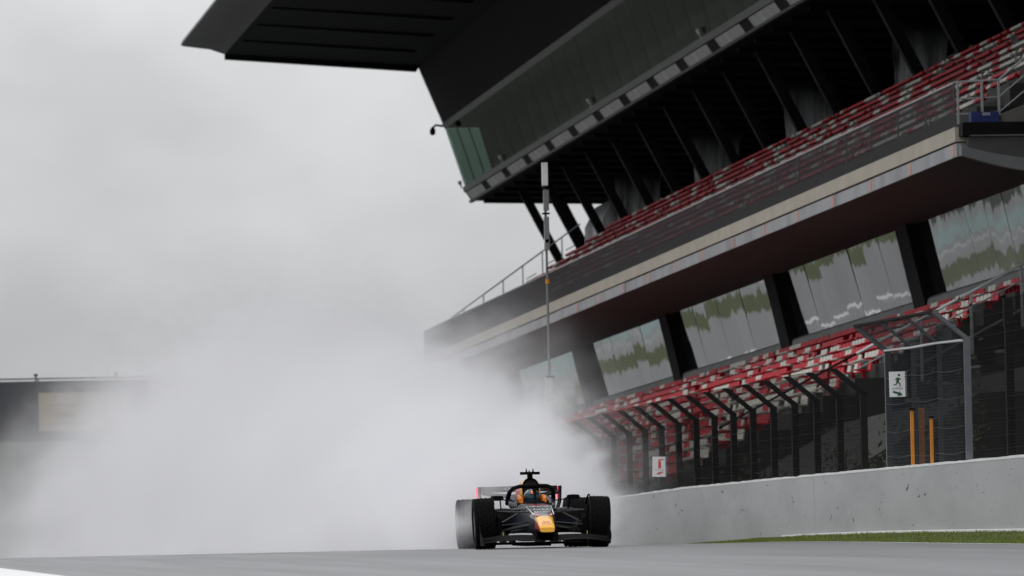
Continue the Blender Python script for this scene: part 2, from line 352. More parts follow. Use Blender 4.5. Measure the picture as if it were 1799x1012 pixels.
# ------------------------------------------------------------------ concrete barrier wall
def wall_top(d):
    pts = [(60, 1.33), (92, 1.285), (101.4, 1.248), (106, 1.216), (117.8, 1.127), (121, 1.105), (129, 1.037), (136.4, .974), (147.2, .821), (160, .60), (180, .2), (330, .2-150*SL)]
    for (a, za), (b, zb) in zip(pts, pts[1:]):
        if a <= d <= b: return za+(zb-za)*(d-a)/(b-a)
    return pts[-1][1]
wall = empty('barrier_wall', (WX, 100, 0), 'long pale grey concrete barrier wall with a white top edge beside the track', 'barrier wall')
joints = [60, 75, 90, 105.95, 120.55, 135, 150, 165, 180, 210, 240, 270, 300, 330]
for j, (a, b) in enumerate(zip(joints, joints[1:])):
    mb = MB(); n = max(3, int((b-a)/2.5)); rings = []
    off = [0.0, 0.002, -0.002, 0.006, 0.002, 0.004][j % 6]
    for i in range(n+1):
        d = a+0.005+(b-a-0.01)*i/n; zt = wall_top(d)-0.036; zb = min(gz(d), bank_z(WX, d))-0.25; x = WX+off
        rings.append([(x, d, zb), (x-0.0, d, zt), (x+0.3, d, zt), (x+0.3, d, zb)])
    p = part('concrete_panel', mb.loft(rings), wallc, wall)
    mb = MB(); rings = []; n2 = int((b-a)/0.35); rj = random.Random(j)
    for i in range(n2+1):
        d = a+0.01+(b-a-0.02)*i/n2; zt = wall_top(d); e = rj.uniform(-.007, .007); x = WX+off
        if 122.2 < d < 123.6: e -= 0.016
        rings.append([(x-0.006+rj.uniform(0, .003), d, zt-0.036), (x-0.006, d, zt+e), (x+0.3, d, zt+e), (x+0.3, d, zt-0.034)])
    part('white_top_edge', mb.loft(rings), wallw, p)
mb = MB(); rings = []
for d in [90+2*i for i in range(18)]:
    z = bank_z(WX, d); rings.append([(WX-.04, d, z-.05), (WX-.04, d, z+.022), (WX-.012, d, z+.03), (WX-.012, d, z-.05)])
part('white_base_strip', mb.loft(rings), wallw, wall)
# ------------------------------------------------------------------ debris fence
FX = 19.72
def fence_run(name, d0, d1, label, spacing, vert, lean, bars=True):
    fe = empty(name, (FX, d0, wall_top(d0)), label, 'debris fence')
    pm = MB(); z0 = -0.5
    pm.box(-.05, .062, -.06, .06, z0, vert)
    pm.hexa([(-.062, -.06, vert-.02), (.062, -.06, vert-.02), (.062, .06, vert-.02), (-.062, .06, vert-.02),
             (-lean-.062, -.06, vert+.40), (-lean+.062, -.06, vert+.40), (-lean+.062, .06, vert+.40), (-lean-.062, .06, vert+.40)])
    me = pm.mesh('post', steel_d)
    n = int((d1-d0)/spacing)
    for i in range(n+1):
        d = d0+spacing*i; inst('post', me, fe, (FX, d, wall_top(d)))
    def zline(dd, h): return wall_top(dd)+h
    hs = [-.05+0.19*i for i in range(int(vert/.19)+1)]
    for h in hs+[vert+.02]:
        mb = MB(); ds = [d0+(d1-d0)*i/30 for i in range(31)]
        mb.tube([(FX-.05, d, zline(d, h)) for d in ds], 0.004, 5); part('cable', mb, steel_d, fe)
    for t in (0.5, 1.0):
        mb = MB(); mb.tube([(FX-.05-lean*t, d, zline(d, vert+.4*t)) for d in [d0+(d1-d0)*i/30 for i in range(31)]], 0.004, 5); part('cable', mb, steel_d, fe)
    mb = MB(); d = d0; r = .0019
    while d < d1:
        zt = wall_top(d)
        for p0, p1 in (((FX-.045, zt-.1), (FX-.045, zt+vert)), ((FX-.045, zt+vert), (FX-.045-lean, zt+vert+.4))):
            mb.add([(p0[0]-r, d-r, p0[1]), (p0[0]+r, d-r, p0[1]), (p0[0], d+r, p0[1]), (p1[0]-r, d-r, p1[1]), (p1[0]+r, d-r, p1[1]), (p1[0], d+r, p1[1])],
                   [(0, 1, 4, 3), (1, 2, 5, 4), (2, 0, 3, 5)])
        d += 0.036
    z = -.06
    while z < vert:
        mb.tube([(FX-.047, dd, wall_top(dd)+z) for dd in [d0+(d1-d0)*i/25 for i in range(26)]], 0.0016, 3, caps=False); z += .05
    part('wire_mesh', mb, steel_d, fe, kind='stuff')
    return fe
fence_run('debris_fence', 116.6, 176, 'long dark debris fence with bent posts between the tall gate and the spray', 2.42, 1.30, 0.5)
fence_run('debris_fence', 84, 106.4, 'short stretch of thin dark wire fence right of the tall gate', 4.9, 1.95, 0.0)

# tall access gate in the fence, with a sloping mesh canopy
gate = empty('access_gate', (FX, 110, wall_top(110)), 'tall grey steel mesh gate with a sloping canopy above the barrier wall', 'gate')
GD = [107.0, 109.35, 111.7, 114.1]
for i, d in enumerate(GD):
    mb = MB(); zt = 3.07 if i else 3.10; w = .05 if i in (0, 3) else .035
    mb.box(FX-w, FX+w, d-w, d+w, .3, zt); part('post', mb, steel, gate)
    mb = MB(); mb.tube([(FX, d, zt-.03), (FX-.52, d, zt+.40)], .042 if i in (0, 3) else .025, 6); part('canopy_arm', mb, steel, gate)
mb = MB(); mb.tube([(FX-.06, d, 3.05+(0.015 if i % 2 else 0)) for i, d in enumerate(GD)], .022, 8); part('cross_rail', mb, bright_st, gate)
mb = MB(); mb.tube([(FX-.52, GD[0], 3.49), (FX-.53, GD[-1], 3.47)], .03, 6); part('canopy_beam', mb, steel_d, gate)
for h in (1.35, 1.75, 2.2, 2.62):
    mb = MB(); n = 12
    for a, b in zip(GD, GD[1:]):
        mb.tube([(FX-.055, a+(b-a)*k/n, h-.03*math.sin(math.pi*k/n)) for k in range(n+1)], .006, 5)
    part('cable', mb, MATS['charcoal_steel'], gate)
mb = MB(); d = GD[0]; r = .0026
while d < GD[-1]:
    for p0, p1 in (((FX-.05, 1.0), (FX-.05, 3.05)), ((FX-.05, 3.05), (FX-.53, 3.47))):
        mb.add([(p0[0]-r, d-r, p0[1]), (p0[0]+r, d-r, p0[1]), (p0[0], d+r, p0[1]), (p1[0]-r, d-r, p1[1]), (p1[0]+r, d-r, p1[1]), (p1[0], d+r, p1[1])],
               [(0, 1, 4, 3), (1, 2, 5, 4), (2, 0, 3, 5)])
    d += .038
z = 1.0
while z < 3.05:
    mb.tube([(FX-.052, GD[0], z), (FX-.052, GD[-1], z)], .0025, 3, caps=False); z += .05
for k in range(12):
    t = k/12; mb.tube([(FX-.05-.48*t, GD[0], 3.05+.42*t), (FX-.05-.48*t, GD[-1], 3.05+.42*t)], .0025, 3, caps=False)
part('wire_mesh', mb, mat('slate_wire', (0.02, 0.023, 0.027), 0.7, spec=0.2), gate, kind='stuff')

# ------------------------------------------------------------------ signs on the fences
def sign_frame(c, w, h, tw, tilt):
    """a sign at c whose face looks back at the camera, turned tw about Z; returns map (u,v,depth)->point"""
    ux = Vector((math.cos(tw), -math.sin(tw), tilt)).normalized(); n = Vector((-math.sin(tw), -math.cos(tw), 0)); uz = Vector((-tilt*math.cos(tw), tilt*math.sin(tw), 1)).normalized()
    c = Vector(c)
    return lambda u, v, q=0.0: tuple(c+ux*u+uz*v+n*q)
def plate(fn, w, h, m, name, label, cat):
    mb = MB(); q = [(-w/2, -h/2), (w/2, -h/2), (w/2, h/2), (-w/2, h/2)]
    mb.hexa([fn(u, v, -.006) for u, v in q]+[fn(u, v, .0) for u, v in q])
    return tag(link(name, mb.mesh(name, m)), label, cat)
def poly(mb, fn, pts, q, m): mb.add([fn(u, v, q) for u, v in pts], [tuple(range(len(pts)))], m)
def stroke(mb, fn, a, b, w, q, m):
    dx, dy = b[0]-a[0], b[1]-a[1]; L = math.hypot(dx, dy); nx, ny = -dy/L*w/2, dx/L*w/2
    poly(mb, fn, [(a[0]+nx, a[1]+ny), (b[0]+nx, b[1]+ny), (b[0]-nx, b[1]-ny), (a[0]-nx, a[1]-ny)], q, m)
fn = sign_frame((FX-.16, 112.25, 2.485), .28, .41, .08, 0.012)
s1 = plate(fn, .285, .405, sign_w, 'exit_sign', 'white exit sign with green running man and arrow on the tall gate', 'sign')
mb = MB(); g = sign_g
stroke(mb, fn, (-.01, .03), (.005, .10), .045, .002, g)
poly(mb, fn, [(.018+.02*math.cos(a*.785), .145+.02*math.sin(a*.785)) for a in range(8)], .002, g)
stroke(mb, fn, (.0, .10), (.05, .075), .016, .003, g); stroke(mb, fn, (.0, .105), (-.045, .075), .016, .003, g)
stroke(mb, fn, (-.005, .04), (.03, .0), .02, .003, g); stroke(mb, fn, (.03, .0), (.03, -.04), .016, .003, g)
stroke(mb, fn, (-.012, .04), (-.03, -.005), .02, .004, g); stroke(mb, fn, (-.03, -.005), (-.075, -.01), .016, .004, g)
stroke(mb, fn, (-.085, -.118), (.02, -.155), .034, .002, g); poly(mb, fn, [(-.02, -.19), (.07, -.178), (.02, -.115)], .003, g)
part('running_man_and_arrow', mb, None, s1)
mb = MB(); text_mb(mb, 'SORTIDA', .042, lambda u, v: fn(u-.01, v-.072, .003), sign_k); part('lettering', mb, None, s1)
fn2 = sign_frame((FX-.16, 140.0, 1.40), .29, .42, .08, -0.035)
s2 = plate(fn2, .285, .40, sign_w, 'extinguisher_sign', 'white fire extinguisher sign in red on the dark fence near the car', 'sign')
mb = MB(); g = sign_r
stroke(mb, fn2, (.0, -.035), (.0, .10), .06, .002, g); stroke(mb, fn2, (-.005, .10), (-.005, .13), .03, .003, g)
stroke(mb, fn2, (-.03, .128), (.075, .145), .022, .004, g)
stroke(mb, fn2, (.07, -.105), (-.02, -.13), .03, .002, g); poly(mb, fn2, [(.0, -.10), (-.08, -.155), (.02, -.155)], .003, g)
part('extinguisher_and_arrow', mb, None, s2)
mb = MB(); text_mb(mb, 'EXTINTOR', .038, lambda u, v: fn2(u, v-.068, .003), g); part('lettering', mb, None, s2)

# orange boards behind and before the gate mesh
def board(x, d, w, t, z0, z1, label, lean=0.0, cap=True):
    mb = MB(); mb.hexa([(x, d, z0), (x+w, d, z0), (x+w, d+t, z0), (x, d+t, z0), (x-lean, d, z1), (x+w-lean, d, z1), (x+w-lean, d+t, z1), (x-lean, d+t, z1)])
    o = tag(link('orange_post', mb.mesh('orange_post', orange_m)), label, 'post', 'orange posts at the gate')
    if cap:
        mb = MB(); mb.box(x-lean-.015, x+w-lean+.015, d-.02, d+t+.02, z1, z1+.035); part('cap', mb, steel_d, o)
board(FX-.135, 111.3, .05, .05, 1.14, 2.05, 'slim orange post in front of the gate mesh, below the exit sign')
board(FX+.16, 112.2, .085, .04, 1.14, 2.10, 'wide orange board behind the gate mesh, between the slim orange posts', cap=False)
board(FX-.1, 109.75, .045, .05, 1.2, 1.9, 'short orange post with dark top, right of the wide orange board')

# ------------------------------------------------------------------ the grandstand
def sz(Z, d): return Z+0.6-SL*d
def prism(mb, prof, d0, d1, m=None):
    a = [(x, d0, sz(z, d0)) for x, z in prof]; b = [(x, d1, sz(z, d1)) for x, z in prof]
    return mb.loft([a, b], m)
gs = empty('grandstand', (30, 165, gz(165)), 'huge dark grandstand with overhanging roof, glazed gallery and red and white seats', 'grandstand')
DE, DN = 321.6, 110.0           # far end of the roof, near end of what is built
BAY = 23.2
# roof: a cantilever with ribs on its underside
A = (34.24, 27.29); B = (35.33, 24.66); RE = (23.42, 28.5)
mb = MB(); prism(mb, [(25.4, 27.92), (34.24, 27.29), (52, 27.6), (52, 29.6), (34, 30.6), (25.4, 29.2)], DN, DE)
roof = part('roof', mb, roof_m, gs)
mb = MB(); prism(mb, [(23.42, 28.42), (23.55, 28.36), (24.75, 28.2), (25.45, 27.96), (25.45, 29.25), (24.2, 28.95), (23.5, 28.62)], DN, DE+.02); part('fascia', mb, fascia_m, roof, smooth=True)
d = DE-8
while d > DN:
    mb = MB(); prism(mb, [(25.6, 27.84), (33.2, 27.24), (33.4, 27.4), (25.6, 27.95)], d, d+.25); part('rib', mb, roof_m, roof); d -= BAY/3
mb = MB(); prism(mb, [(25.4, 27.72), (34.1, 27.05), (34.24, 27.29), (25.4, 27.94)], DE-.5, DE-.02); part('rib', mb, roof_m, roof)
# corrugated black cladding between the roof and the gallery glass
mb = MB(); n = 30; prof = []
for i in range(n+1):
    t = i/n; x = A[0]+(B[0]-A[0])*t; z = A[1]+(B[1]-A[1])*t
    prof.append((x, z)); 
    if i < n: prof.append((x+(B[0]-A[0])/n*.5-.05, z+(B[1]-A[1])/n*.55))
prof += [(B[0]+1.2, B[1]), (A[0]+1.2, A[1])]
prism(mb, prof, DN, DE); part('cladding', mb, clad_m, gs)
# glazed gallery under it
GB = (36.27, 21.75); BB = (36.5, 21.12)
mb = MB(); prism(mb, [(B[0]-.06, B[1]+.02), (B[0]+.06, B[1]-.22), (B[0]+.2, B[1]-.2), (B[0]+.2, B[1]+.02)], DN, DE); part('head_rail', mb, sillgrey, gs)
G0 = (B[0]+.07, B[1]-.22); G1 = GB
pw = BAY/6; me = None; d = DE-.04
rp = random.Random(5)
dx, dz_ = G1[0]-G0[0], G1[1]-G0[1]
pm = MB(); pm.hexa([(0, -pw+.04, SL*(pw-.04)), (0.02, -pw+.04, SL*(pw-.04)), (0.02, 0, 0), (0, 0, 0), (-dx, -pw+.04, -dz_+SL*(pw-.04)), (-dx+.02, -pw+.04, -dz_+SL*(pw-.04)), (-dx+.02, 0, -dz_), (-dx, 0, -dz_)])
pme = pm.mesh('gallery_pane', glass_up)
mm = MB(); mm.hexa([(.004, -.04, 0), (.06, -.04, 0), (.06, 0, 0), (.004, 0, 0), (-dx+.004, -.04, -dz_), (-dx+.06, -.04, -dz_), (-dx+.06, 0, -dz_), (-dx+.004, 0, -dz_)])
mme = mm.mesh('mullion', dark_st)
while d > DN+pw:
    inst('gallery_pane', pme, gs, (G1[0], d, sz(G1[1], d)))
    inst('mullion', mme, gs, (G1[0], d-pw+.04, sz(G1[1], d-pw+.04))); d -= pw
mb = MB(); prism(mb, [(B[0]+.25, G0[1]+.02), (B[0]+2.6, G0[1]+.02), (B[0]+2.6, G0[1]+2.4), (B[0]+.5, G0[1]+2.4)], DN, DE-.12); part('gallery_ceiling', mb, black_st, gs)
mb = MB(); prism(mb, [(G1[0]+.1, G1[1]), (G0[0]+.1, G0[1]), (G0[0]+1.55, G0[1]), (G1[0]+1.45, G1[1])], DE-.06, DE-.02); part('end_pane', mb, glass_end, gs)
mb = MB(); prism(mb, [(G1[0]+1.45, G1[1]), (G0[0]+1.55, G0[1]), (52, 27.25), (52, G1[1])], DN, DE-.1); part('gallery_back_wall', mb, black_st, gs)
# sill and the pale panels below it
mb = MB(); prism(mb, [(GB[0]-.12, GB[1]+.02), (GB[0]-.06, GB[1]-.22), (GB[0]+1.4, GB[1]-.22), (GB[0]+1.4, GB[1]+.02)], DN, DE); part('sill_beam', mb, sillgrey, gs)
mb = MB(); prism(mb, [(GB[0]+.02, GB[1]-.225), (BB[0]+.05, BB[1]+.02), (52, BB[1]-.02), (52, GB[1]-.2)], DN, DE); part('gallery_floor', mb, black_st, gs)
for k, dl in enumerate((322, 306, 276, 246, 222)):
    mb = MB(); xl = GB[0]-.1; zl = sz(GB[1], dl); mb.tube([(xl, dl, zl), (xl-.06, dl, zl+.16)], [.03, .03], 6); mb.tube([(xl-.06, dl, zl+.15), (xl-.12, dl, zl+.34)], [.07, .10], 8); part('sill_lamp', mb, mastbox, gs)
d = DE-.8; L = 5.6; pm = MB()
p0 = (GB[0]-.02, GB[1]-.25); p1 = (BB[0]-.03, BB[1]+.06)
d_ = -L
pm.hexa([(p1[0], 0, p1[1]), (p1[0]+.04, 0, p1[1]), (p1[0]+.04, -L, p1[1]+SL*L), (p1[0], -L, p1[1]+SL*L), (p0[0], 0, p0[1]), (p0[0]+.04, 0, p0[1]), (p0[0]+.04, -L, p0[1]+SL*L), (p0[0], -L, p0[1]+SL*L)])
pme = pm.mesh('soffit_panel', panelgrey)
while d > DN+L:
    inst('soffit_panel', pme, gs, (0, d, sz(0, d))); d -= BAY/3
mb = MB(); prism(mb, [(BB[0]-.06, BB[1]-.06), (BB[0]-.06, BB[1]+.05), (BB[0]+.1, BB[1]+.05), (BB[0]+.1, BB[1]-.06)], DN, DE+.03); part('edge_angle', mb, dark_st, gs)
d = DE-2
while d > DN:
    mb = MB(); prism(mb, [(BB[0]+.4, BB[1]-.2), (BB[0]+.4, BB[1]-.02), (48, BB[1]-.2), (48, BB[1]-.45)], d, d+.3); part('floor_beam', mb, black_st, gs); d -= BAY/6
# inclined props carrying the gallery
TOPR = (38.0, 17.6)
d = 313.0
cm = MB(); cm.hexa([(39.4, -.2, 17.6), (39.8, -.2, 17.6), (39.8, .2, 17.6), (39.4, .2, 17.6), (37.65, -.2, 21.0), (38.05, -.2, 21.0), (38.05, .2, 21.0), (37.65, .2, 21.0)])
cme = cm.mesh('inclined_column', black_st)
while d > DN:
    inst('inclined_column', cme, gs, (0, d, sz(0, d))); d -= BAY/3
d = 320.0
cm = MB(); cm.hexa([(41.6, -.2, 17.0), (42., -.2, 17.0), (42., .2, 17.0), (41.6, .2, 17.0), (39.6, -.2, 21.0), (40., -.2, 21.0), (40., .2, 21.0), (39.6, .2, 21.0)])
inst('inclined_column', cm.mesh('inclined_column', black_st), gs, (0, d-4, sz(0, d-4)))
# concrete piers with peeling white paint
PD = [233.0+BAY*i for i in range(-4, 4)]
pm = MB(); pm.hexa([(40.8, -.5, 16.5), (42.0, -.5, 16.5), (42.2, .6, 16.5), (41.0, .6, 16.5), (40.5, -.5, 20.9), (42.5, -.5, 20.9), (42.7, .6, 20.9), (40.7, .6, 20.9)])
for d in PD:
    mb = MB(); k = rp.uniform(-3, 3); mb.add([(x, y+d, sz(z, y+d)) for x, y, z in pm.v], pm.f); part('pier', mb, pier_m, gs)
mb = MB(); prism(mb, [(50, 12), (50, 21), (51, 21), (51, 12)], DN, 298); part('back_wall', mb, black_st, gs)
mb = MB(); prism(mb, [(38.9, 16.4), (38.9, 17.0), (50, 17.0), (50, 16.4)], DN, 325); part('concourse_slab', mb, conc_d, gs)
# kiosks and a guard rail along the concourse
for d0, d1, h in ((214, 219, 18.55), (246, 250, 18.35), (268, 271, 18.3), (196, 207, 18.1), (226, 233, 18.1)):
    mb = MB(); prism(mb, [(39.9, 17.0), (39.9, h), (40.0, h), (40.0, 17.0)], d0, d1); part('guard_panel', mb, conc_d, gs)
    mb = MB(); mb.tube([(39.85, d0, sz(h+.05, d0)), (39.85, d1, sz(h+.05, d1))], .03, 6); part('guard_rail', mb, dark_st, gs)
mb = MB(); prism(mb, [(40.6, 17), (40.6, 19.3), (41.1, 20.2), (43.2, 20.6), (43.2, 17)], 307, 313); part('stair_wall', mb, pier_m, gs)

# upper terrace
UX, UZ = 30.0, 12.29           # foot of the front railing
UN, UF = 163.3, 282.0          # near and far end of the front edge
URISE, URUN, UROWS = 0.53, 0.80, 9
mb = MB(); prof = [(30.0, 11.95), (30.0, UZ-.02)]
prof += [(30.55, UZ-.02)]
x, z = 30.55, UZ-.02
for k in range(UROWS):
    z += URISE; prof += [(x, z), (x+URUN, z)]; x += URUN
prof += [(x+.3, z), (x+.3, z-1.2), (31.4, 11.7)]
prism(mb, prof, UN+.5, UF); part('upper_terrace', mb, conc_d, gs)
mb = MB(); prism(mb, [(29.93, 11.95), (29.93, UZ), (30.25, UZ), (30.25, 11.95)], UN, UF); part('cream_edge_beam', mb, cream, gs)
jd = UN
pj = random.Random(11)
while jd < UF-1:
    L2 = 5.8 if jd+5.8 < UF else UF-jd
    mb = MB(); o = pj.uniform(-.012, .012); prism(mb, [(29.96+o, 11.6), (29.96+o, 11.91), (30.3, 11.91), (30.3, 11.6)], jd+.02, jd+L2-.02); p = part('fascia_panel', mb, greyfas, gs)
    if jd < 235:
        mb = MB(); prism(mb, [(29.945+o, 11.62), (29.945+o, 11.9), (29.957+o, 11.9), (29.957+o, 11.62)], jd+.3, jd+.55); part('pink_mark', mb, pink_m, p)
    jd += L2
mb = MB(); prism(mb, [(30.0, 11.60), (31.5, 11.52), (33.3, 11.55), (33.6, 11.7), (33.6, 12.6), (30.4, 11.9), (30.05, 11.7)], UN-.3, UF); part('soffit', mb, soffit_m, gs)
# near end: curved end beam, dark trough, grey panel
def arc(x): return 11.60-0.42*math.sin(min(max((x-30)/2.2, 0), 1)*math.pi/2)
mb = MB(); rings = []
for i in range(14):
    xx = 30.0+4.0*i/13; za = arc(xx); rings.append([(xx, UN-.45, sz(za, UN)), (xx, UN-.45, sz(za+.22+.1*min(i/6, 1), UN)), (xx, UN-.1, sz(za+.3, UN)), (xx, UN-.1, sz(za, UN))])
part('curved_end_beam', mb.loft(rings), ledge_m, gs, smooth=True)
mb = MB(); prism(mb, [(30.16, 11.6), (30.16, 12.02), (34, 12.02), (34, 11.3), (31.4, 11.3)], UN-.42, UN-.05); part('end_panel', mb, sillgrey, gs)
mb = MB(); prism(mb, [(30.02, 12.05), (30.02, 12.36), (34, 12.36), (34, 12.05)], UN-.5, UN+.2); part('end_channel', mb, black_st, gs)
mb = MB(); prism(mb, [(30.2, 12.03), (30.2, 12.06), (34, 12.06), (34, 12.03)], UN-.54, UN-.3); part('end_ledge', mb, conc_t, gs)
mb = MB()
mb.hexa([(30.55, UN-.2, sz(12.36, UN)), (33.5, UN-.2, sz(12.36, UN)), (33.5, UN+.4, sz(12.36, UN)), (30.55, UN+.4, sz(12.36, UN)), (30.62, UN-.2, sz(12.42, UN)), (33.5, UN-.2, sz(13.5, UN)), (33.5, UN+.4, sz(13.5, UN)), (30.62, UN+.4, sz(12.42, UN))])
part('end_stair_wall', mb, conc_t, gs)
# railing: top rail, posts and close-set balusters
RH = 1.08
mb = MB(); mb.tube([(UX+.05, d, sz(UZ+RH, d)) for d in (UN+.6, (UN+UF)/2, UF)], .03, 8); rail = part('top_rail', mb, galv, gs)
mb = MB(); d = UN+.6
while d < UF:
    r = .0065; zb, zt = sz(UZ, d), sz(UZ+RH-.03, d); x0 = UX+.05
    mb.add([(x0-r, d-r, zb), (x0+r, d-r, zb), (x0+r, d+r, zb), (x0-r, d+r, zb), (x0-r, d-r, zt), (x0+r, d-r, zt), (x0+r, d+r, zt), (x0-r, d+r, zt)], [(0, 1, 5, 4), (1, 2, 6, 5), (2, 3, 7, 6), (3, 0, 4, 7)])
    d += 0.125
part('baluster', mb, mat('rail_grey', (0.085, 0.083, 0.09), 0.7, spec=0.2), rail, kind='stuff')
pm = MB(); pm.box(-.02, .02, -.02, .02, 0, RH); pme = pm.mesh('railing_post', MATS['rail_grey'])
d = UN+.6
while d <= UF:
    inst('railing_post', pme, rail, (UX+.05, d, sz(UZ, d))); d += 1.93*2
mb = MB(); mb.tube([(UX+.05, UN+.6, sz(UZ+RH, UN)), (UX+1.05, UN+.3, sz(UZ+RH+.03, UN)), (UX+3.5, UN+.3, sz(UZ+RH+2.0, UN))], .028, 8)
mb.tube([(UX+.05, UN+.6, sz(UZ+RH-.4, UN)), (UX+1.05, UN+.3, sz(UZ+RH-.37, UN)), (UX+3.5, UN+.3, sz(UZ+RH+1.6, UN))], .018, 6)
mb.tube([(UX+.05, UN+.6, sz(UZ+RH-.75, UN)), (UX+1.05, UN+.3, sz(UZ+RH-.72, UN)), (UX+3.5, UN+.3, sz(UZ+RH+1.2, UN))], .018, 6); part('end_rail', mb, galv, gs)
for xx, h in ((UX+.08, 0), (UX+.65, 0), (UX+1.05, .03), (UX+1.9, .7)):
    mb = MB(); mb.box(xx-.025, xx+.025, UN+.3, UN+.35, sz(UZ, UN), sz(UZ+RH+h, UN)); part('railing_post', mb, galv, gs)
# far end railing, stepping down the rows
mb = MB(); mb.tube([(UX+.05, UF, sz(UZ+RH, UF)), (UX+.7, UF, sz(UZ+RH+.2, UF)), (UX+6.4, UF, sz(UZ+RH+.2+5.7*.70, UF))], .03, 6); part('end_rail', mb, galv, gs)
for k in range(8):
    xx = UX+.05+.8*k; zb = UZ+(xx-30.55)*.7 if k else UZ; zt = UZ+RH+max(0, .2+(xx-UX-.7)*.70)
    mb = MB(); mb.box(xx-.022, xx+.022, UF-.02, UF+.02, sz(zb, UF), sz(zt, UF)); part('railing_post', mb, galv, gs)
    if k:
        mb = MB()
        for q in range(3):
            mb.tube([(xx+.08+.12*q*.3, UF, sz(zb+.25+.2*q, UF)), (xx+.35+.1*q, UF, sz(zb+.42+.22*q, UF))], .02, 5)
        part('step_bracket', mb, galv, gs)

# lower glazing between leaning columns
T0 = (33.2, 11.60); T1 = (33.72, 9.55)
CD = [None]*8
lx, lz = T1[0]-T0[0], T1[1]-T0[1]
LCOL = [188.6-BAY+BAY*i for i in range(0, 8)]
cm = MB(); cm.hexa([(T1[0]-.18, -.9, T1[1]-.35), (T1[0]+.25, -.9, T1[1]-.35), (T1[0]+.25, .9, T1[1]-.35), (T1[0]-.18, .9, T1[1]-.35), (T0[0]-.22, -.9, T0[1]+.05), (T0[0]+.25, -.9, T0[1]+.05), (T0[0]+.25, .9, T0[1]+.05), (T0[0]-.22, .9, T0[1]+.05)])
cme = cm.mesh('leaning_column', black_st)
for d in LCOL: inst('leaning_column', cme, gs, (0, d, sz(0, d)))
npan = 9; pw = BAY/npan
edge = [rp.uniform(-.009, .009) for i in range(8*npan+2)]
bay = [rp.uniform(-.05, .05) for i in range(10)]
for i in range(8*npan):
    d = LCOL[0]-BAY+pw*i
    if d < 150 or d > 330: continue
    a0, a1, tl = edge[i], edge[i+1], bay[i//npan]+rp.uniform(-.012, .012)
    mb = MB(); y0, y1 = d+.004, d+pw-.004
    N = 4
    vs = []; fs = []
    for iy in range(N+1):
        for iz in range(N+1):
            ty, tz = iy/N, iz/N; y = y0+(y1-y0)*ty
            vs.append((T1[0]-lx*tz+.08+a0*(1-ty)+a1*ty+tl*tz+.0*ty, y, sz(T1[1]-lz*tz, y)))
    nf = (N+1)**2
    for iy in range(N):
        for iz in range(N):
            k = iy*(N+1)+iz; fs.append((k, k+1, k+N+2, k+N+1))
    mb.add(vs, fs); part('window_pane', mb, glass_low, gs, smooth=True)
mb = MB(); prism(mb, [(T1[0]+.2, T1[1]), (T0[0]+.2, T0[1]), (T0[0]+.5, T0[1]), (T1[0]+.5, T1[1])], 150, 330); part('room_wall', mb, black_st, gs)
mb = MB(); prism(mb, [(T1[0]-.12, T1[1]-.02), (T1[0]-.12, T1[1]+.03), (T1[0]+.3, T1[1]+.03), (T1[0]+.3, T1[1]-.02)], 150, 330); part('window_sill', mb, dark_st, gs)
mb = MB(); prism(mb, [(T1[0]-.22, T1[1]-.38), (T1[0]-.15, T1[1]-.02), (T1[0]+.4, T1[1]-.02), (T1[0]+.4, T1[1]-.5)], 150, 330); part('ledge', mb, ledge_m, gs)

# lower terrace: sixteen rows
LROWS, LRISE, LRUN = 13, .408, .80
LTX, LTZ = 33.45, 8.80
LN, LF = 170.5, 330.0
prof = []; x, z = LTX, LTZ
top = []
for k in range(LROWS):
    top += [(x, z), (x-LRUN, z)]; x -= LRUN; z -= LRISE
prof = top+[(x, 2.0), (LTX+.3, 2.0), (LTX+.3, LTZ)]
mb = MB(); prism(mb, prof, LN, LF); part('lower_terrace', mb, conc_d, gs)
LFX = x
# seats
def folded_seat():
    b_ = MB(); w = .22
    b_.hexa([(-.08, -w, .26), (.0, -w, .24), (.0, w, .24), (-.08, w, .26), (-.02, -w, .36), (.04, -w, .36), (.04, w, .36), (-.02, w, .36)])
    b_.hexa([(.05, -w, .26), (.08, -w, .26), (.08, w, .26), (.05, w, .26), (.09, -w*.94, .41), (.12, -w*.94, .41), (.12, w*.94, .41), (.09, w*.94, .41)])
    return b_
def seat_mb():
    b_ = MB(); w = .225
    # pan, then a back leaning to the rear; open shell with thickness
    b_.hexa([(-.20, -w, .25), (.18, -w, .23), (.18, w, .23), (-.20, w, .25), (-.20, -w, .28), (.18, -w, .26), (.18, w, .26), (-.20, w, .28)])
    b_.hexa([(.16, -w, .23), (.20, -w, .23), (.20, w, .23), (.16, w, .23), (.21, -w*.94, .50), (.24, -w*.94, .50), (.24, w*.94, .50), (.21, w*.94, .50)])
    b_.box(.0, .08, -.03, .03, 0.0, .24)
    return b_
S0 = seat_mb()
seat_me = {True: S0.mesh('seat', red_seat), False: S0.mesh('seat', white_seat)}
SP = .52; rs = random.Random(21)
def pattern(row, i, dens):
    v = math.sin(row*12.9898+(i//2)*78.233)*43758.5453; v -= math.floor(v); return v > dens
lower = []
for k in range(1, LROWS):
    xr = LTX-LRUN*(k-1)-.36; zr = LTZ-LRISE*(k-1)
    n = int((LF-LN)/SP)
    for i in range(n):
        d = LN+.5+SP*i
        if d > 300 or rs.random() < (.07 if k < 5 else .2): continue
        if (i % 45) in (0, 1): continue
        lower.append((xr, d, sz(zr, d), pattern(k, i+k*3, .27 if k < 5 else .5)))
upper = []
x, z = 30.55, UZ-.02
for k in range(UROWS):
    z += URISE; xr = x+.42; x += URUN
    n = int((UF-UN)/SP)
    for i in range(n):
        d = UN+1.0+SP*i
        if d > UF-.6 or rs.random() < .12 or (i % 42) in (0, 1): continue
        upper.append((xr, d, sz(z, d), pattern(k+40, i, .24 if d > 182 else .6)))
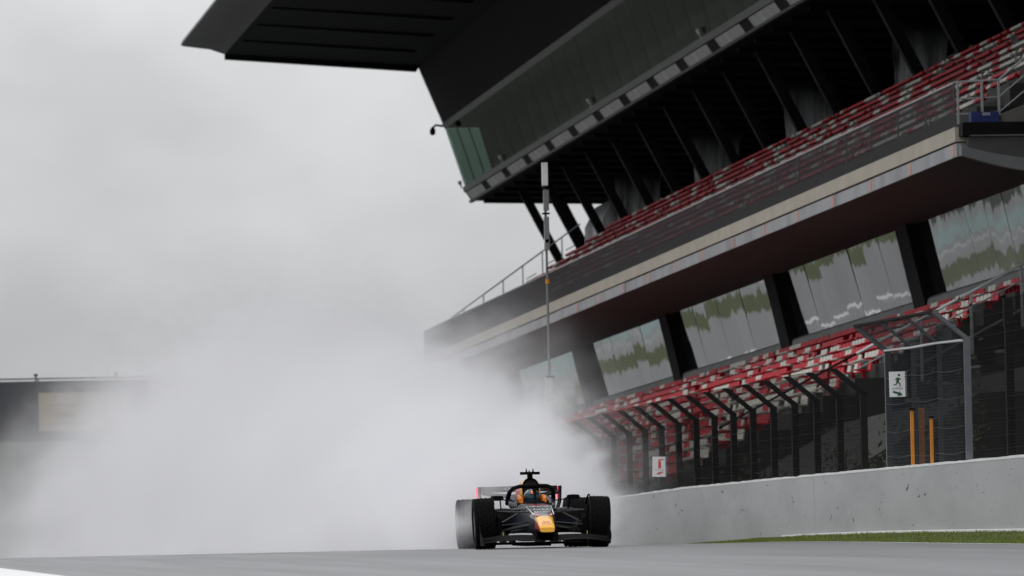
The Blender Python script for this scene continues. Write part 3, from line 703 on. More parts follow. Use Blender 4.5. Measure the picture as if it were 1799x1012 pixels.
# the rows one sees best: the top five of the lower terrace, near end
vis = sorted([s for s in lower if s[0] > LTX-LRUN*5-.4], key=lambda s: s[1])[:300]
vset = set(vis)
for xr, d, zz, c in vis: inst('seat', seat_me[c], gs, (xr, d, zz))
def merged(lst, name, S_, ma=red_seat, mw=white_seat):
    b_ = MB()
    for xr, d, zz, c in lst:
        b_.add([(xr+p[0], d+p[1], zz+p[2]) for p in S_.v], S_.f, ma if c else mw)
    part(name, b_, None, gs, kind='stuff')
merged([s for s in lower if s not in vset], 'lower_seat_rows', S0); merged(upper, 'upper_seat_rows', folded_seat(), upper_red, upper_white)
# handrails and stairs at the near end of the lower terrace
def endrail(dd, h, r, m, x0=25.5, x1=33.3, off=0):
    mb = MB(); k = LRISE/LRUN
    mb.tube([(x0, dd, sz(LTZ-(LTX-x0)*k+h, dd)), (x1, dd, sz(LTZ-(LTX-x1)*k+h, dd))], r, 8); part('stair_handrail', mb, m, gs)
endrail(LN-.6, 1.0, .04, bright_st, 28.6); endrail(LN-.6, .62, .022, galv, 28.6); endrail(LN-.15, -.1, .03, ledge_m, 29.5); endrail(LN-.6, 1.0, .03, steel_d, 25.2, 28.6)
for i in range(3):
    xx = 30.2+1.25*i; zb = LTZ-(LTX-xx)*LRISE/LRUN
    mb = MB(); mb.box(xx-.03, xx+.03, LN-.63, LN-.57, sz(zb-.5, LN), sz(zb+1.0, LN)); part('railing_post', mb, galv, gs)
for i in range(12):
    xx = 24.6+.75*i; zb = LTZ-(LTX-xx)*LRISE/LRUN-.75
    mb = MB(); mb.box(xx, xx+.75, LN-2.2, LN-.2, sz(1.5, LN), sz(zb, LN)); s_ = part('stair_step', mb, conc_d, gs)
    mb = MB(); mb.box(xx-.03, xx+.0-.002, LN-2.2, LN-.2, sz(zb-.06, LN), sz(zb+.01, LN)); part('nosing', mb, conc_t, s_)
mb = MB(); prism(mb, [(24.0, 1.0), (24.0, 3.4), (27.6, 5.4), (27.9, 5.6), (30.6, 5.6), (30.6, 6.5), (33.5, 6.5), (33.5, 1.0)], 150, LN-2.25); part('podium_wall', mb, conc_d, gs)
for xa, xb, z_ in ((27.9, 30.6, 5.6), (30.6, 33.5, 6.5)):
    mb = MB(); mb.box(xa, xb, LN-2.4, LN-2.2, sz(z_, LN), sz(z_+.06, LN)); part('podium_coping', mb, conc_t, gs)
mb = MB(); mb.box(LFX-.3, LFX+.1, LN, 330, -6, 0); 
mb = MB(); prism(mb, [(LFX-.35, 1.2), (LFX-.35, 3.2), (LFX-.15, 3.2), (LFX-.15, 1.2)], 100, LF); part('front_wall', mb, conc_d, gs)

# ------------------------------------------------------------------ shrubs between the fence and the stand
def shrub(x, d, w, h, label, seed, group):
    rr = random.Random(seed); z0 = gz(d)
    root = empty('shrub', (x, d, z0), label, 'shrub', group)
    mb = MB()
    for i in range(700):
        a = rr.random()*6.28; t = rr.random(); q = math.sqrt(rr.random())*(1-.45*t)
        px, py, pz = x+math.cos(a)*q*w, d+math.sin(a)*q*w*1.6, z0+.1+t*h*(0.75+.25*math.sin(a*3+seed))
        s = .03+.05*rr.random(); u = Vector((rr.uniform(-1, 1), rr.uniform(-1, 1), rr.uniform(-1, 1))).normalized(); v = u.orthogonal().normalized()
        p = Vector((px, py, pz)); mb.add([p-u*s, p+v*s*.5, p+u*s, p-v*s*.5], [(0, 1, 2, 3)])
    part('foliage', mb, leafm, root, kind='stuff')
    mb = MB(); mb.tube([(x, d, z0-.05), (x+.05, d, z0+h*.8)], [.04, .015], 6); part('stem', mb, conc_d, root)
sp = ['leftmost low shrub behind the dark fence, beside the spray', 'low shrub just left of the fire extinguisher sign', 'low shrub right of the fire extinguisher sign', 'dark shrub behind the middle of the fence', 'dark shrub left of the tall gate', 'tall brown shrub under the handrail right of the gate']
for i, (x, d, w, h) in enumerate([(21.2, 155, .9, 1.8), (21.4, 147, 1.0, 1.7), (21.3, 138, 1.0, 1.9), (21.6, 130, .9, 2.1), (21.4, 122, .9, 2.2), (23.2, 127, .9, 4.3)]):
    shrub(x, d, w, h, sp[i], i, 'shrubs behind the debris fence')

# ------------------------------------------------------------------ aerial mast
MX, MD = 21.0, 169.0
ms = empty('antenna_mast', (MX, MD, gz(MD)), 'slender grey antenna mast with white boxes standing before the stand', 'mast')
mb = MB(); mb.tube([(MX, MD, gz(MD)), (MX-.01, MD, 6.4)], .03, 8); mb.tube([(MX-.01, MD, 6.3), (MX-.02, MD, 8.85)], .03, 8); part('pole', mb, mast_m, ms)
def mbox(x, z0, z1, w, m, nm='equipment_box'):
    mb = MB(); mb.box(x-w, x+w, MD-.1, MD+.06, z0, z1); part(nm, mb, m, ms)
mbox(MX-.02, 8.35, 8.9, .065, mastbox); mbox(MX-.0, 7.75, 8.25, .06, mast_m); mbox(MX+.0, 6.8, 7.6, .055, mast_m); mbox(MX, 6.98, 7.06, .06, mastbox)
mbox(MX-.03, 3.22, 3.75, .08, mastbox); mbox(MX-.03, 2.75, 3.18, .08, mastbox)
mb = MB(); mb.tube([(MX-.0, MD, 6.0), (MX-.0, MD, 6.1)], .055, 8); part('beacon', mb, orange_m, ms)
mb = MB(); mb.tube([(MX-.0, MD, 3.98), (MX-.0, MD, 4.02)], .05, 8); part('beacon', mb, orange_m, ms)
for zz in (2.70, 3.2, 3.77, 8.3, 7.68):
    mb = MB(); mb.box(MX-.09, MX+.12 if zz > 3.7 and zz < 4 else MX+.07, MD-.12, MD+.08, zz-.02, zz+.02); part('clamp', mb, black_st, ms)

# security camera at the corner of the gallery
cx_, cd_ = 35.3, DE-.3; zc = sz(24.5, cd_)
cc = empty('security_camera', (cx_, cd_, zc), 'small black security camera hanging from the far corner of the gallery', 'camera')
mb = MB(); mb.tube([(cx_, cd_, zc+.05), (cx_-.35, cd_, zc+.1), (cx_-.5, cd_, zc-.02)], .05, 6); part('bracket', mb, black_st, cc)
mb = MB(); mb.tube([(cx_-.5, cd_, zc), (cx_-.5, cd_, zc-.12), (cx_-.5, cd_, zc-.3), (cx_-.5, cd_, zc-.36)], [.06, .14, .13, .05], 8); part('housing', mb, black_st, cc, smooth=True)

# blue board on the upper terrace
bb = MB(); bz = sz(12.36, UN); bb.box(30.26, 30.92, UN-.35, UN-.05, bz, bz+.26)
blue = tag(link('blue_crate', bb.mesh('blue_crate', blue_m)), 'blue crate with white lettering on the near end of the upper terrace', 'crate')
mb = MB(); text_mb(mb, 'SEK', .13, lambda u, v: (30.62+u, UN-.355, bz+.2+v*.7), white_p); part('lettering', mb, None, blue)
mb = MB()
for q in (.085, .16): mb.box(30.262, 30.918, UN-.358, UN-.352, bz+q, bz+q+.012)
part('ridge', mb, blue_m, blue)

# ------------------------------------------------------------------ bridge over the track far behind
BD = 345.0
def zat(y_px, x_px): # height of a pixel row at the bridge
    v = F*FPX+RR*(x_px-899.5)-UU*(y_px-506); v = v/v.y; return HCAM+v.z*BD
zt, zb = zat(671, 0), zat(776, 0)
br = empty('footbridge', (10, BD, gz(BD)), 'dark covered footbridge over the track, half hidden by spray', 'bridge')
mb = MB(); mb.box(-25, 46, BD, BD+3, zb, zt); part('deck_box', mb, bridge_m, br)
mb = MB(); mb.tube([(-25, BD+.1, zt+.12), (46, BD+.1, zt+.12)], .035, 6); part('top_rail', mb, steel_d, br)
for i in range(14):
    mb = MB(); xx = -24+4*i+1.9; mb.box(xx-.03, xx+.03, BD+.07, BD+.13, zt, zt+.12); part('rail_post', mb, steel_d, br)
for xx in (17.8, 21.7, 13.8):
    mb = MB(); mb.tube([(xx, BD+.2, zt), (xx, BD+.2, zt+.32)], .04, 6); mb.box(xx-.09, xx+.09, BD+.1, BD+.3, zt+.24, zt+.36); part('lamp', mb, steel_d, br)
for xx in (-24, 45):
    mb = MB(); mb.box(xx-.6, xx+.6, BD+.5, BD+2.5, gz(BD)-1, zb); part('pier', mb, conc_d, br)
mb = MB(); mb.box(17.9, 22.4, BD-.08, BD-.01, zat(757, 100), zat(690, 100)); bd_ = tag(link('billboard', mb.mesh('billboard', board_m)), 'faded beige billboard hung on the side of the footbridge', 'billboard')
mb = MB()
for q in range(3):
    mb.box(18.4, 21.8-.3*q, BD-.09, BD-.082, zat(746-16*q, 100), zat(742-16*q, 100))
part('printed_line', mb, mat('board_print', (0.22, 0.17, 0.11), 0.7), bd_)

# ------------------------------------------------------------------ the racing car  (local: x right, y to the rear, z up; origin under the front axle)
car = bpy.data.objects.new('racing_car', None); C.objects.link(car); car.location = (13.49, 110.0, 0.0); car.rotation_euler = (0, 0, -0.042)
WM[car.name] = Matrix.Identity(4)
tag(car, 'dark blue racing car with yellow nose tip and wet tyres throwing up spray', 'racing car')
def cp(name, mb, m, parent=None, smooth=False, label=None):
    return part(name, mb, m, parent or car, smooth, True, None, label)
def ring(y, hw, zb, zt, n=16, p=3.0, cx=0.0):
    out = []
    for i in range(n):
        t = 2*math.pi*(i+.5)/n; c, s = math.cos(t), math.sin(t)
        out.append((cx+hw*math.copysign(abs(c)**(2/p), c), y, (zb+zt)/2+(zt-zb)/2*math.copysign(abs(s)**(2/p), s)))
    return out
secs = [(-.15, .19, .26, .575), (.3, .215, .24, .635), (.7, .25, .18, .675), (1.05, .31, .12, .70), (1.3, .36, .1, .70), (1.9, .38, .1, .69), (2.3, .36, .1, .66)]
mb = MB(); mb.loft([ring(*s, p=4) for s in secs]); body = cp('chassis', mb, navy, smooth=True)
mb = MB(); mb.add([(-.165, -.14, .5775), (.165, -.14, .5775), (.19, .3, .6385), (-.19, .3, .6385), (-.2, .66, .674), (.2, .66, .674)], [(0, 1, 2, 3), (3, 2, 5, 4)]); cp('grey_top_panel', mb, nose_gloss, body)
# nose: yellow tip, red flanks, grey lettered top
def nsec(y): # half width, bottom, top along the nose
    P = [(-1.16, .11, .25, .32), (-1.12, .124, .24, .365), (-.8, .132, .255, .455), (-.5, .152, .26, .52), (-.15, .188, .262, .572)]
    for a, b in zip(P, P[1:]):
        if a[0] <= y <= b[0]:
            t = (y-a[0])/(b[0]-a[0]); return [a[i]+(b[i]-a[i])*t for i in range(1, 4)]
mb = MB(); ys_ = [-1.16, -1.13, -1.05, -.95, -.8, -.61, -.60, -.5, -.35, -.15]
rings = [ring(y, *nsec(y), n=20, p=4.5) for y in ys_]; n = 20
vs = [p for r_ in rings for p in r_]; fs = []; fm = []
for i in range(len(rings)-1):
    ym = (ys_[i]+ys_[i+1])/2
    for k in range(n):
        fs.append((i*n+k, (i+1)*n+k, (i+1)*n+(k+1) % n, i*n+(k+1) % n))
        t = 2*math.pi*(k+1)/n; top_ = math.sin(t) > .3
        fm.append(navy if math.sin(t) < -.35 else ((yellow if top_ else red_p) if ym < -.6 else (nose_gloss if top_ else navy)))
for f, m in zip(fs, fm): mb.add([vs[i] for i in f], [(0, 1, 2, 3)], m)
mb.add(rings[0], [tuple(range(n))], yellow)
nose = cp('nose', mb, None, smooth=False)
def topz(y): return nsec(y)[2] if y < -.15 else [.575+(.635-.575)*(y+.15)/.45, .635+(.675-.635)*(y-.3)/.4][0 if y < .3 else 1]
def on_nose(u, v, y0): return (u, y0+v, topz(y0+v)+.006)
mb = MB()
text_mb(mb, 'ORACLE', .085, lambda u, v: on_nose(u, v*3.2, .38), silver)
text_mb(mb, 'Red Bull', .07, lambda u, v: on_nose(u, v*3.0, .02), silver)
text_mb(mb, 'RACING', .07, lambda u, v: on_nose(u, v*3.0, -.25), silver)
for sg in (-1, 1): mb.add([on_nose(sg*.185, .1, .35), on_nose(sg*.2, .1, .35), on_nose(sg*.165, -.85, .35), on_nose(sg*.15, -.85, .35)], [(0, 1, 2, 3)], white_p)
cp('nose_lettering', mb, None, nose)
mb = MB()
def yc(u, y): return (u, y, topz(y)+.005)
mb.add([yc(-.13, -.59), yc(-.05, -.59), yc(-.14, -.36)], [(0, 1, 2)], red_p); mb.add([yc(.13, -.59), yc(.05, -.59), yc(.14, -.36)], [(0, 1, 2)], red_p)
mb.add([yc(-.145, .60), yc(.145, .60), yc(.15, .68), yc(-.15, .68)], [(0, 1, 2, 3)], red_p)
# small charging-bull marks and lettering on the yellow tip
mb.add([yc(-.07, -.98), yc(-.03, -.95), yc(.0, -.97), (.03, -.95, topz(-.95)+.005), yc(.07, -.98), yc(.03, -1.0), yc(0, -.985), yc(-.03, -1.0)], [tuple(range(8))], red_p)
text_mb(mb, 'Red Bull', .045, lambda u, v: (u, -1.07+v*2, topz(-1.07+v*2)+.005), red_p)
cp('nose_mark', mb, None, nose)
# cockpit surround and padding
mb = MB()
for s in (-1, 1):
    rr_ = [ring(y, w, a, b, n=10, p=3, cx=s*c) for y, c, w, a, b in ((1.3, .28, .05, .62, .71), (1.6, .30, .065, .62, .75), (1.95, .28, .085, .62, .80), (2.15, .2, .12, .62, .84))]
    mb.loft(rr_, navy)
cp('cockpit_side', mb, None, smooth=True)
for s in (-1, 1):
    mb = MB(); mb.loft([ring(y, .035, a, b, n=8, p=3, cx=s*c) for y, c, a, b in ((1.55, .185, .70, .78), (1.75, .20, .70, .83), (1.95, .19, .70, .84))])
    cp('head_padding', mb, orange_p, smooth=True)
mb = MB()
for s in (-1, 1):
    text_mb(mb, 'O', .06, lambda u, v: (s*.30+u, 1.29, .68+v), white_p)
cp('cockpit_mark', mb, None, body)
mb = MB(); mb.hexa([(-.15, 1.05, .695), (.15, 1.05, .695), (.18, 1.18, .695), (-.18, 1.18, .695), (-.13, 1.12, .735), (.13, 1.12, .735), (.16, 1.2, .725), (-.16, 1.2, .725)]); cp('windscreen', mb, carbon)
# airbox and engine cover
secs = [(1.98, .135, .74, 1.105), (2.1, .165, .70, 1.105), (2.5, .20, .55, 1.06), (3.0, .13, .45, .92), (3.6, .09, .38, .72), (4.1, .05, .36, .52)]
mb = MB(); rings = [ring(*s, n=20, p=2.4) for s in secs]; mb.loft(rings[:2], yellow, False, False); mb.loft(rings[1:3], red_p, False, False); mb.loft(rings[2:], navy, False, True)
cover = cp('engine_cover', mb, None, smooth=True)
mb = MB(); mb.loft([ring(1.976, .108, .77, 1.07, n=20, p=2.4), ring(2.12, .09, .80, 1.04, n=20, p=2.4)], black_st); cp('air_intake', mb, None, cover)
mb = MB(); mb.loft([ring(1.97, .142, .95, 1.115, n=20, p=2.2), ring(2.05, .142, .95, 1.115, n=20, p=2.2)], orange_p, True, True); 
# camera bar on the roll hoop, with three aerials
mb = MB(); mb.box(-.04, .04, 2.02, 2.12, 1.09, 1.17); mb.box(-.155, .155, 2.0, 2.1, 1.155, 1.20); tb = cp('camera_bar', mb, carbon)
for xx, hh in ((-.055, .05), (-.01, .025), (.05, .05)):
    mb = MB(); mb.tube([(xx, 2.05, 1.19), (xx, 2.05, 1.2+hh)], [.014, .008], 6); cp('aerial', mb, carbon, tb)
# halo
mb = MB(); hp = [(.36, 2.12, .70), (.362, 2.02, .79), (.345, 1.82, .885), (.30, 1.58, .945), (.21, 1.36, .97), (.10, 1.24, .972), (0, 1.2, .972)]
full = hp+[(-x, y, z) for x, y, z in reversed(hp[:-1])]
mb.tube(full, [.04, .038, .034, .032, .032, .034, .038, .034, .032, .032, .034, .038, .04], 10); mb.loft([ring(1.2, .05, .93, .975, n=8), ring(1.16, .022, .84, .90, n=8), ring(1.02, .016, .68, .70, n=8)])
cp('halo', mb, carbon, smooth=True)
# sidepods, floor
for s in (-1, 1):
    mb = MB(); mb.loft([ring(y, w, a, b, n=14, p=3.5, cx=s*c) for y, c, w, a, b in ((1.45, .50, .20, .40, .62), (1.7, .50, .22, .26, .635), (2.3, .49, .21, .12, .60), (3.0, .36, .16, .1, .45), (3.6, .24, .1, .1, .32))])
    pod = cp('sidepod', mb, navy, smooth=True)
    mb = MB(); mb.loft([ring(1.445, .17, .45, .595, n=14, p=3.5, cx=s*.50), ring(1.44, .16, .455, .59, n=14, p=3.5, cx=s*.50)]); cp('pod_inlet', mb, black_st, pod)
mb = MB(); mb.box(-.75, .75, .95, 3.5, .055, .085); mb.box(-.2, .2, .6, 3.5, .03, .08)
for s in (-1, 1):
    for q in (.35, .5, .65): mb.hexa([(s*q-.008, .75, .08), (s*q+.008, .75, .08), (s*(q+.05)+.008, 1.35, .08), (s*(q+.05)-.008, 1.35, .08), (s*q-.008, .85, .28), (s*q+.008, .85, .28), (s*(q+.05)+.008, 1.3, .24), (s*(q+.05)-.008, 1.3, .24)])
cp('floor', mb, carbon)
# wheels with grooved wet tyres
def tyre(w, rad, seg=120):
    mb = MB(); hw = w/2
    prof = [(-hw*.92, .235), (-hw, .27), (-hw, .31), (-hw*.97, .338), (-hw*.90, .353)]
    nt_ = 18
    prof += [(-hw*.86+hw*1.72*i/nt_, .36-.004*abs(2*i/nt_-1)**3) for i in range(nt_+1)]
    prof += [(hw*.90, .353), (hw*.97, .338), (hw, .31), (hw, .27), (hw*.92, .235)]
    k0 = 5; vs = []; N = len(prof)
    for a in range(seg):
        th = 2*math.pi*a/seg
        for j, (px, pr) in enumerate(prof):
            q = j-k0; r_ = pr*rad/.36
            if 0 <= q <= nt_:
                if q % 4 == 2: r_ -= .010
                elif (a+(q//4)*2+ (abs(q-nt_//2)//3)) % 5 == 0: r_ -= .009
            vs.append((px, r_*math.cos(th), r_*math.sin(th)))
    fs = [(a*N+j, a*N+j+1, ((a+1) % seg)*N+j+1, ((a+1) % seg)*N+j) for a in range(seg) for j in range(N-1)]
    return mb.add(vs, fs)
def rim(w):
    mb = MB(); n = 40; hw = w/2
    def circ(x, r): return [(x, r*math.cos(2*math.pi*i/n), r*math.sin(2*math.pi*i/n)) for i in range(n)]
    mb.loft([circ(-hw*.9, .238), circ(hw*.9, .238)])
    for s in (-1, 1):
        mb.loft([circ(s*hw*.92, .238), circ(s*hw*.80, .20), circ(s*hw*.78, .06), circ(s*hw*.95, .04)], rim_m, False, True)
    return mb
tf, tr = tyre(.325, .40).mesh('tyre', rubber), tyre(.42, .40).mesh('tyre', rubber)
rf, rr2 = rim(.31).mesh('rim', rim_m, True), rim(.40).mesh('rim', rim_m, True)
for y, xx, tm, rm in ((0, .895, tf, rf), (3.6, .86, tr, rr2)):
    for s in (-1, 1):
        w_ = bpy.data.objects.new('wheel', None); C.objects.link(w_); w_.parent = car; w_.location = (s*xx, y, .398+gz(110+y)); w_.rotation_euler = (0, s*R(2.2) if y == 0 else s*R(1), 0)
        for nm, me_ in (('tyre', tm), ('rim', rm)):
            o = bpy.data.objects.new(nm, me_); C.objects.link(o); o.parent = w_
        if y == 0:
            mb = MB(); mb.loft([[(-s*(.17+.02*math.cos(t))+0, .425*math.cos(t), .425*math.sin(t)) , (-s*(.16), .435*math.cos(t), .435*math.sin(t)), (-s*.145, .425*math.cos(t), .425*math.sin(t)), (-s*.15, .415*math.cos(t), .415*math.sin(t))] for t in [R(a) for a in range(40, 150, 10)]])
            o = bpy.data.objects.new('wheel_deflector', mb.mesh('wheel_deflector', carbon)); C.objects.link(o); o.parent = w_
# front suspension
for s in (-1, 1):
    for a, b, r_ in (((.20, -.22, .56), (.68, -.02, .575), .016), ((.22, .32, .60), (.68, .03, .58), .016), ((.20, -.2, .36), (.68, -.03, .28), .015), ((.21, .35, .33), (.68, .03, .27), .015), ((.20, .05, .40), (.66, -.12, .36), .012), ((.22, .12, .615), (.62, .02, .40), .015)):
        mb = MB(); mb.tube([(s*a[0], a[1], a[2]), (s*b[0], b[1], b[2])], r_, 8); cp('suspension_arm', mb, arm_m, smooth=True)
    mb = MB(); mb.loft([ring(y, .04, a_, b_, n=12, p=2.5, cx=s*.665) for y, a_, b_ in ((-.22, .25, .48), (0, .2, .56), (.2, .24, .5))]); cp('brake_duct', mb, carbon, smooth=True)
    mb = MB(); mb.loft([ring(y, w, a_, b_, n=10, p=4, cx=s*.60) for y, w, a_, b_ in ((1.02, .10, .755, .825), (1.10, .105, .748, .83), (1.2, .08, .76, .82))]); mir = cp('mirror', mb, carbon, smooth=True)
    mb = MB(); mb.tube([(s*.55, 1.12, .76), (s*.53, 1.25, .60)], .012, 6); mb.tube([(s*.52, 1.1, .765), (s*.32, 1.2, .74)], .010, 6); cp('mirror_stalk', mb, carbon, mir)
    for y0, y1, z0, z1 in ((3.45, 3.6, .46, .42), (3.3, 3.6, .28, .27)):
        mb = MB(); mb.tube([(s*.12, y0, z0), (s*.62, y1, z1)], .018, 8); cp('suspension_arm', mb, arm_m)
# front wing
fw = bpy.data.objects.new('front_wing', None); C.objects.link(fw); fw.parent = car; WM[fw.name] = Matrix.Identity(4)
def wing(elem, z_fn, y_fn, ch, th, x0, x1, m, n=10, rake=.0):
    mb = MB(); rings = []
    for i in range(n+1):
        x = x0+(x1-x0)*i/n; t = abs(x)/.95; y = y_fn(t); z = z_fn(t); c = ch
        rings.append([(x, y, z), (x, y+c*.3, z-th*.4+rake*.3), (x, y+c, z+rake-.004), (x, y+c, z+rake+.004), (x, y+c*.3, z+th+rake*.5)])
    mb.loft(rings); return cp(elem, mb, m, fw, smooth=True)
for s in (-1, 1):
    wing('mainplane', lambda t: .085+.05*math.sin(t*3.0), lambda t: -1.28+.22*t, .30, .018, s*.04, s*0.98, carbon, rake=.02)
    wing('flap', lambda t: .125+.035*math.sin(t*2.9), lambda t: -1.08+.18*t, .20, .012, s*.10, s*.97, carbon, rake=.03)
    wing('flap', lambda t: .165+.035*math.sin(t*2.8)-.03*t, lambda t: -.95+.15*t, .18, .011, s*.14, s*.95, carbon, rake=.03)
    wing('flap', lambda t: .195+.045*math.sin(t*2.8)-.07*t, lambda t: -.82+.12*t, .15, .01, s*.20, s*.56, flap_gloss, rake=.03)
    mb = MB(); mb.loft([[(s*(.965+.03*math.sin(q*3)), -1.12+.65*q, .055), (s*(.975+.03*math.sin(q*3)), -1.12+.65*q, .055), (s*(.995+.02*math.sin(q*3)), -1.12+.65*q, .16+.2*q), (s*(.985+.02*math.sin(q*3)), -1.12+.65*q, .16+.2*q)] for q in [i/6 for i in range(7)]])
    cp('endplate', mb, carbon, fw, smooth=True)
    mb = MB(); mb.box(s*.16-.008, s*.16+.008, -1.1, -.75, .1, .30); cp('wing_pylon', mb, carbon, fw)
    mb = MB(); mb.tube([(s*.645, -.78, .16), (s*.655, -.72, .26)], .004, 5); cp('sensor_tube', mb, lime, fw)
# rear wing with lit endplates
rw = bpy.data.objects.new('rear_wing', None); C.objects.link(rw); rw.parent = car; WM[rw.name] = Matrix.Identity(4)
mb = MB(); rings = []
for i in range(17):
    x = -.62+1.24*i/16; t = abs(x)/.62; z = .80+.07*t**2; rings.append([(x, 4.05, z+.005), (x, 4.15, z-.02), (x, 4.35, z+.05), (x, 4.15, z+.015)])
cp('rear_mainplane', mb.loft(rings), carbon, rw, smooth=True)
mb = MB(); rings = []
for i in range(17):
    x = -.63+1.26*i/16; rings.append([(x, 4.33, .89), (x, 4.40, .90), (x, 4.50, .985), (x, 4.49, .985), (x, 4.38, .92)])
cp('rear_flap', mb.loft(rings), carbon, rw)
for s in (-1, 1):
    mb = MB(); prof = [(s*.665, .98), (s*.655, .72), (s*.60, .55), (s*.50, .45)]
    mb.loft([[(x, 4.0, z) for x, z in prof]+[(x-s*.02, 4.0, z) for x, z in reversed(prof)], [(x, 4.55, z) for x, z in prof]+[(x-s*.02, 4.55, z) for x, z in reversed(prof)]]); ep = cp('rear_endplate', mb, carbon, rw)
    mb = MB(); mb.box(s*.655-.03, s*.655+.03, 4.46, 4.56, .77, .965); cp('endplate_light', mb, rain_light, ep)
    mb = MB(); mb.tube([(s*.07, 4.05, .40), (s*.07, 4.15, .80)], .02, 6); cp('wing_pylon', mb, carbon, rw)
mb = MB(); mb.box(-.5, .5, 4.0, 4.3, .44, .47); cp('beam_wing', mb, carbon, rw)
mb = MB(); mb.box(-.05, .05, 4.35, 4.45, .28, .42); cp('rear_light', mb, rain_light)
text = MB(); text_mb(text, 'ORACLE', .13, lambda u, v: (u, 4.325, .945+v*.45), silver); cp('wing_lettering', text, None, rw)

# ------------------------------------------------------------------ the driver
drv = bpy.data.objects.new('person', None); C.objects.link(drv); drv.matrix_world = Matrix.Translation((13.49, 110, 0)) @ Matrix.Rotation(-.042, 4, 'Z')
WM[drv.name] = Matrix.Identity(4)
tag(drv, 'driver in a navy helmet with dark visor sitting in the racing car', 'person')
me = bpy.data.meshes.new('body')
J = [((0, 2.10, .28), .15), ((0, 2.06, .42), .14), ((0, 2.0, .56), .14), ((0, 1.9, .64), .07), ((0, 1.82, .72), .06),
     ((.15, 1.98, .58), .07), ((.22, 1.8, .48), .05), ((.16, 1.5, .52), .042), ((.14, 1.40, .55), .04),
     ((-.15, 1.98, .58), .07), ((-.22, 1.8, .48), .05), ((-.16, 1.5, .52), .042), ((-.14, 1.40, .55), .04),
     ((.1, 1.95, .25), .09), ((.11, 1.5, .42), .07), ((.1, 1.05, .30), .05), ((.1, .9, .34), .04),
     ((-.1, 1.95, .25), .09), ((-.11, 1.5, .42), .07), ((-.1, 1.05, .30), .05), ((-.1, .9, .34), .04)]
E_ = [(0, 1), (1, 2), (2, 3), (3, 4), (2, 5), (5, 6), (6, 7), (7, 8), (2, 9), (9, 10), (10, 11), (11, 12), (0, 13), (13, 14), (14, 15), (15, 16), (0, 17), (17, 18), (18, 19), (19, 20)]
me.from_pydata([j[0] for j in J], E_, []); me.materials.append(suit)
bo = bpy.data.objects.new('body', me); C.objects.link(bo); bo.parent = drv
bo.modifiers.new('skin', 'SKIN'); bo.modifiers.new('sub', 'SUBSURF').levels = 1
for v, j in zip(me.skin_vertices[0].data, J): v.radius = (j[1], j[1])
me.skin_vertices[0].data[0].use_root = True
def dpart(name, mb, m, parent, smooth=True): return part(name, mb, m, parent, smooth, True)
def hel(n=28, k=16):
    mb = MB(); c = Vector((0, 1.76, .80)); rings = []
    for i in range(k+1):
        ph = -math.pi/2+math.pi*i/k; zz = math.sin(ph); rr_ = max(math.cos(ph), .02)
        rings.append([c+Vector((.128*rr_*math.cos(2*math.pi*j/n), .15*rr_*math.sin(2*math.pi*j/n), .135*zz)) for j in range(n)])
    vs = [p for r_ in rings for p in r_]
    for i in range(k):
        for j in range(n):
            a = 2*math.pi*(j+.5)/n; ph = -math.pi/2+math.pi*(i+.5)/k; front = -math.sin(a)
            m = helm_m
            if .55 < ph < .95 and .45 < front < .62: m = lime
            if .45 < ph < .95 and front > .95: m = red_p
            if .55 < ph < .75 and front > .985: m = yellow
            if ph < -.5: m = navy
            mb.add([vs[i*n+j], vs[i*n+(j+1) % n], vs[(i+1)*n+(j+1) % n], vs[(i+1)*n+j]], [(0, 1, 2, 3)], m)
    return mb
helm = dpart('helmet', hel(), None, drv, False)
mb = MB(); rings = []
for i in range(13):
    a = R(-150+120*i/12); rings.append([(.132*math.cos(a)*q, 1.76+.154*math.sin(a)*q, z) for q, z in ((.97, .735), (1.0, .77), (1.0, .82), (.96, .85))])
mb.loft(rings, None, False, False, closed=False); dpart('visor', mb, visor_m, helm)

# ------------------------------------------------------------------ the spray thrown up behind the car
SX = 13.66
def sw(s): return min(1.6+.12*max(s, 0), 12.5)
def sl(s): return min(1.6+.042*max(s, 0), 7.0)
def sh(s): return min(1.4+.11*max(s, 0), 7.2)
mb = MB(); rings = []
for d in (110.9, 112.5, 116, 120, 126, 134, 145, 160, 180, 205, 235, 270, 300):
    s = d-112.3; w = sw(s)*1.45; wl_ = sl(s)*1.45; h = sh(s)*1.55; g0 = gz(d)-.35
    rings.append([(SX-wl_, d, g0)]+[(SX+(w if a < 91 else wl_)*math.cos(R(a)), d, g0+(h+.35)*math.sin(R(a))**.8) for a in (165, 140, 115, 90, 65, 40, 15)]+[(SX+w, d, g0)])
spray = tag(link('spray', mb.loft(rings).mesh('spray')), 'pale cloud of water spray trailing behind the racing car', 'spray', None, 'stuff')
m = bpy.data.materials.new('water_spray'); m.use_nodes = True; nt = m.node_tree; nt.nodes.clear()
out = nt.nodes.new('ShaderNodeOutputMaterial'); pv = nt.nodes.new('ShaderNodeVolumePrincipled'); nt.links.new(pv.outputs[0], out.inputs['Volume'])
pv.inputs['Color'].default_value = (0.980, 0.976, 0.999, 1); pv.inputs['Anisotropy'].default_value = 0.0
geo = nt.nodes.new('ShaderNodeNewGeometry'); sp_ = nt.nodes.new('ShaderNodeSeparateXYZ'); nt.links.new(geo.outputs['Position'], sp_.inputs[0])
def MN(op, *a, clamp=False):
    n_ = nt.nodes.new('ShaderNodeMath'); n_.operation = op; n_.use_clamp = clamp
    for i, v in enumerate(a):
        if isinstance(v, (int, float)): n_.inputs[i].default_value = v
        else: nt.links.new(v, n_.inputs[i])
    return n_.outputs[0]
PX, PY, PZ = sp_.outputs
s_n = MN('SUBTRACT', PY, 112.3); sp0 = MN('MAXIMUM', s_n, 0.0)
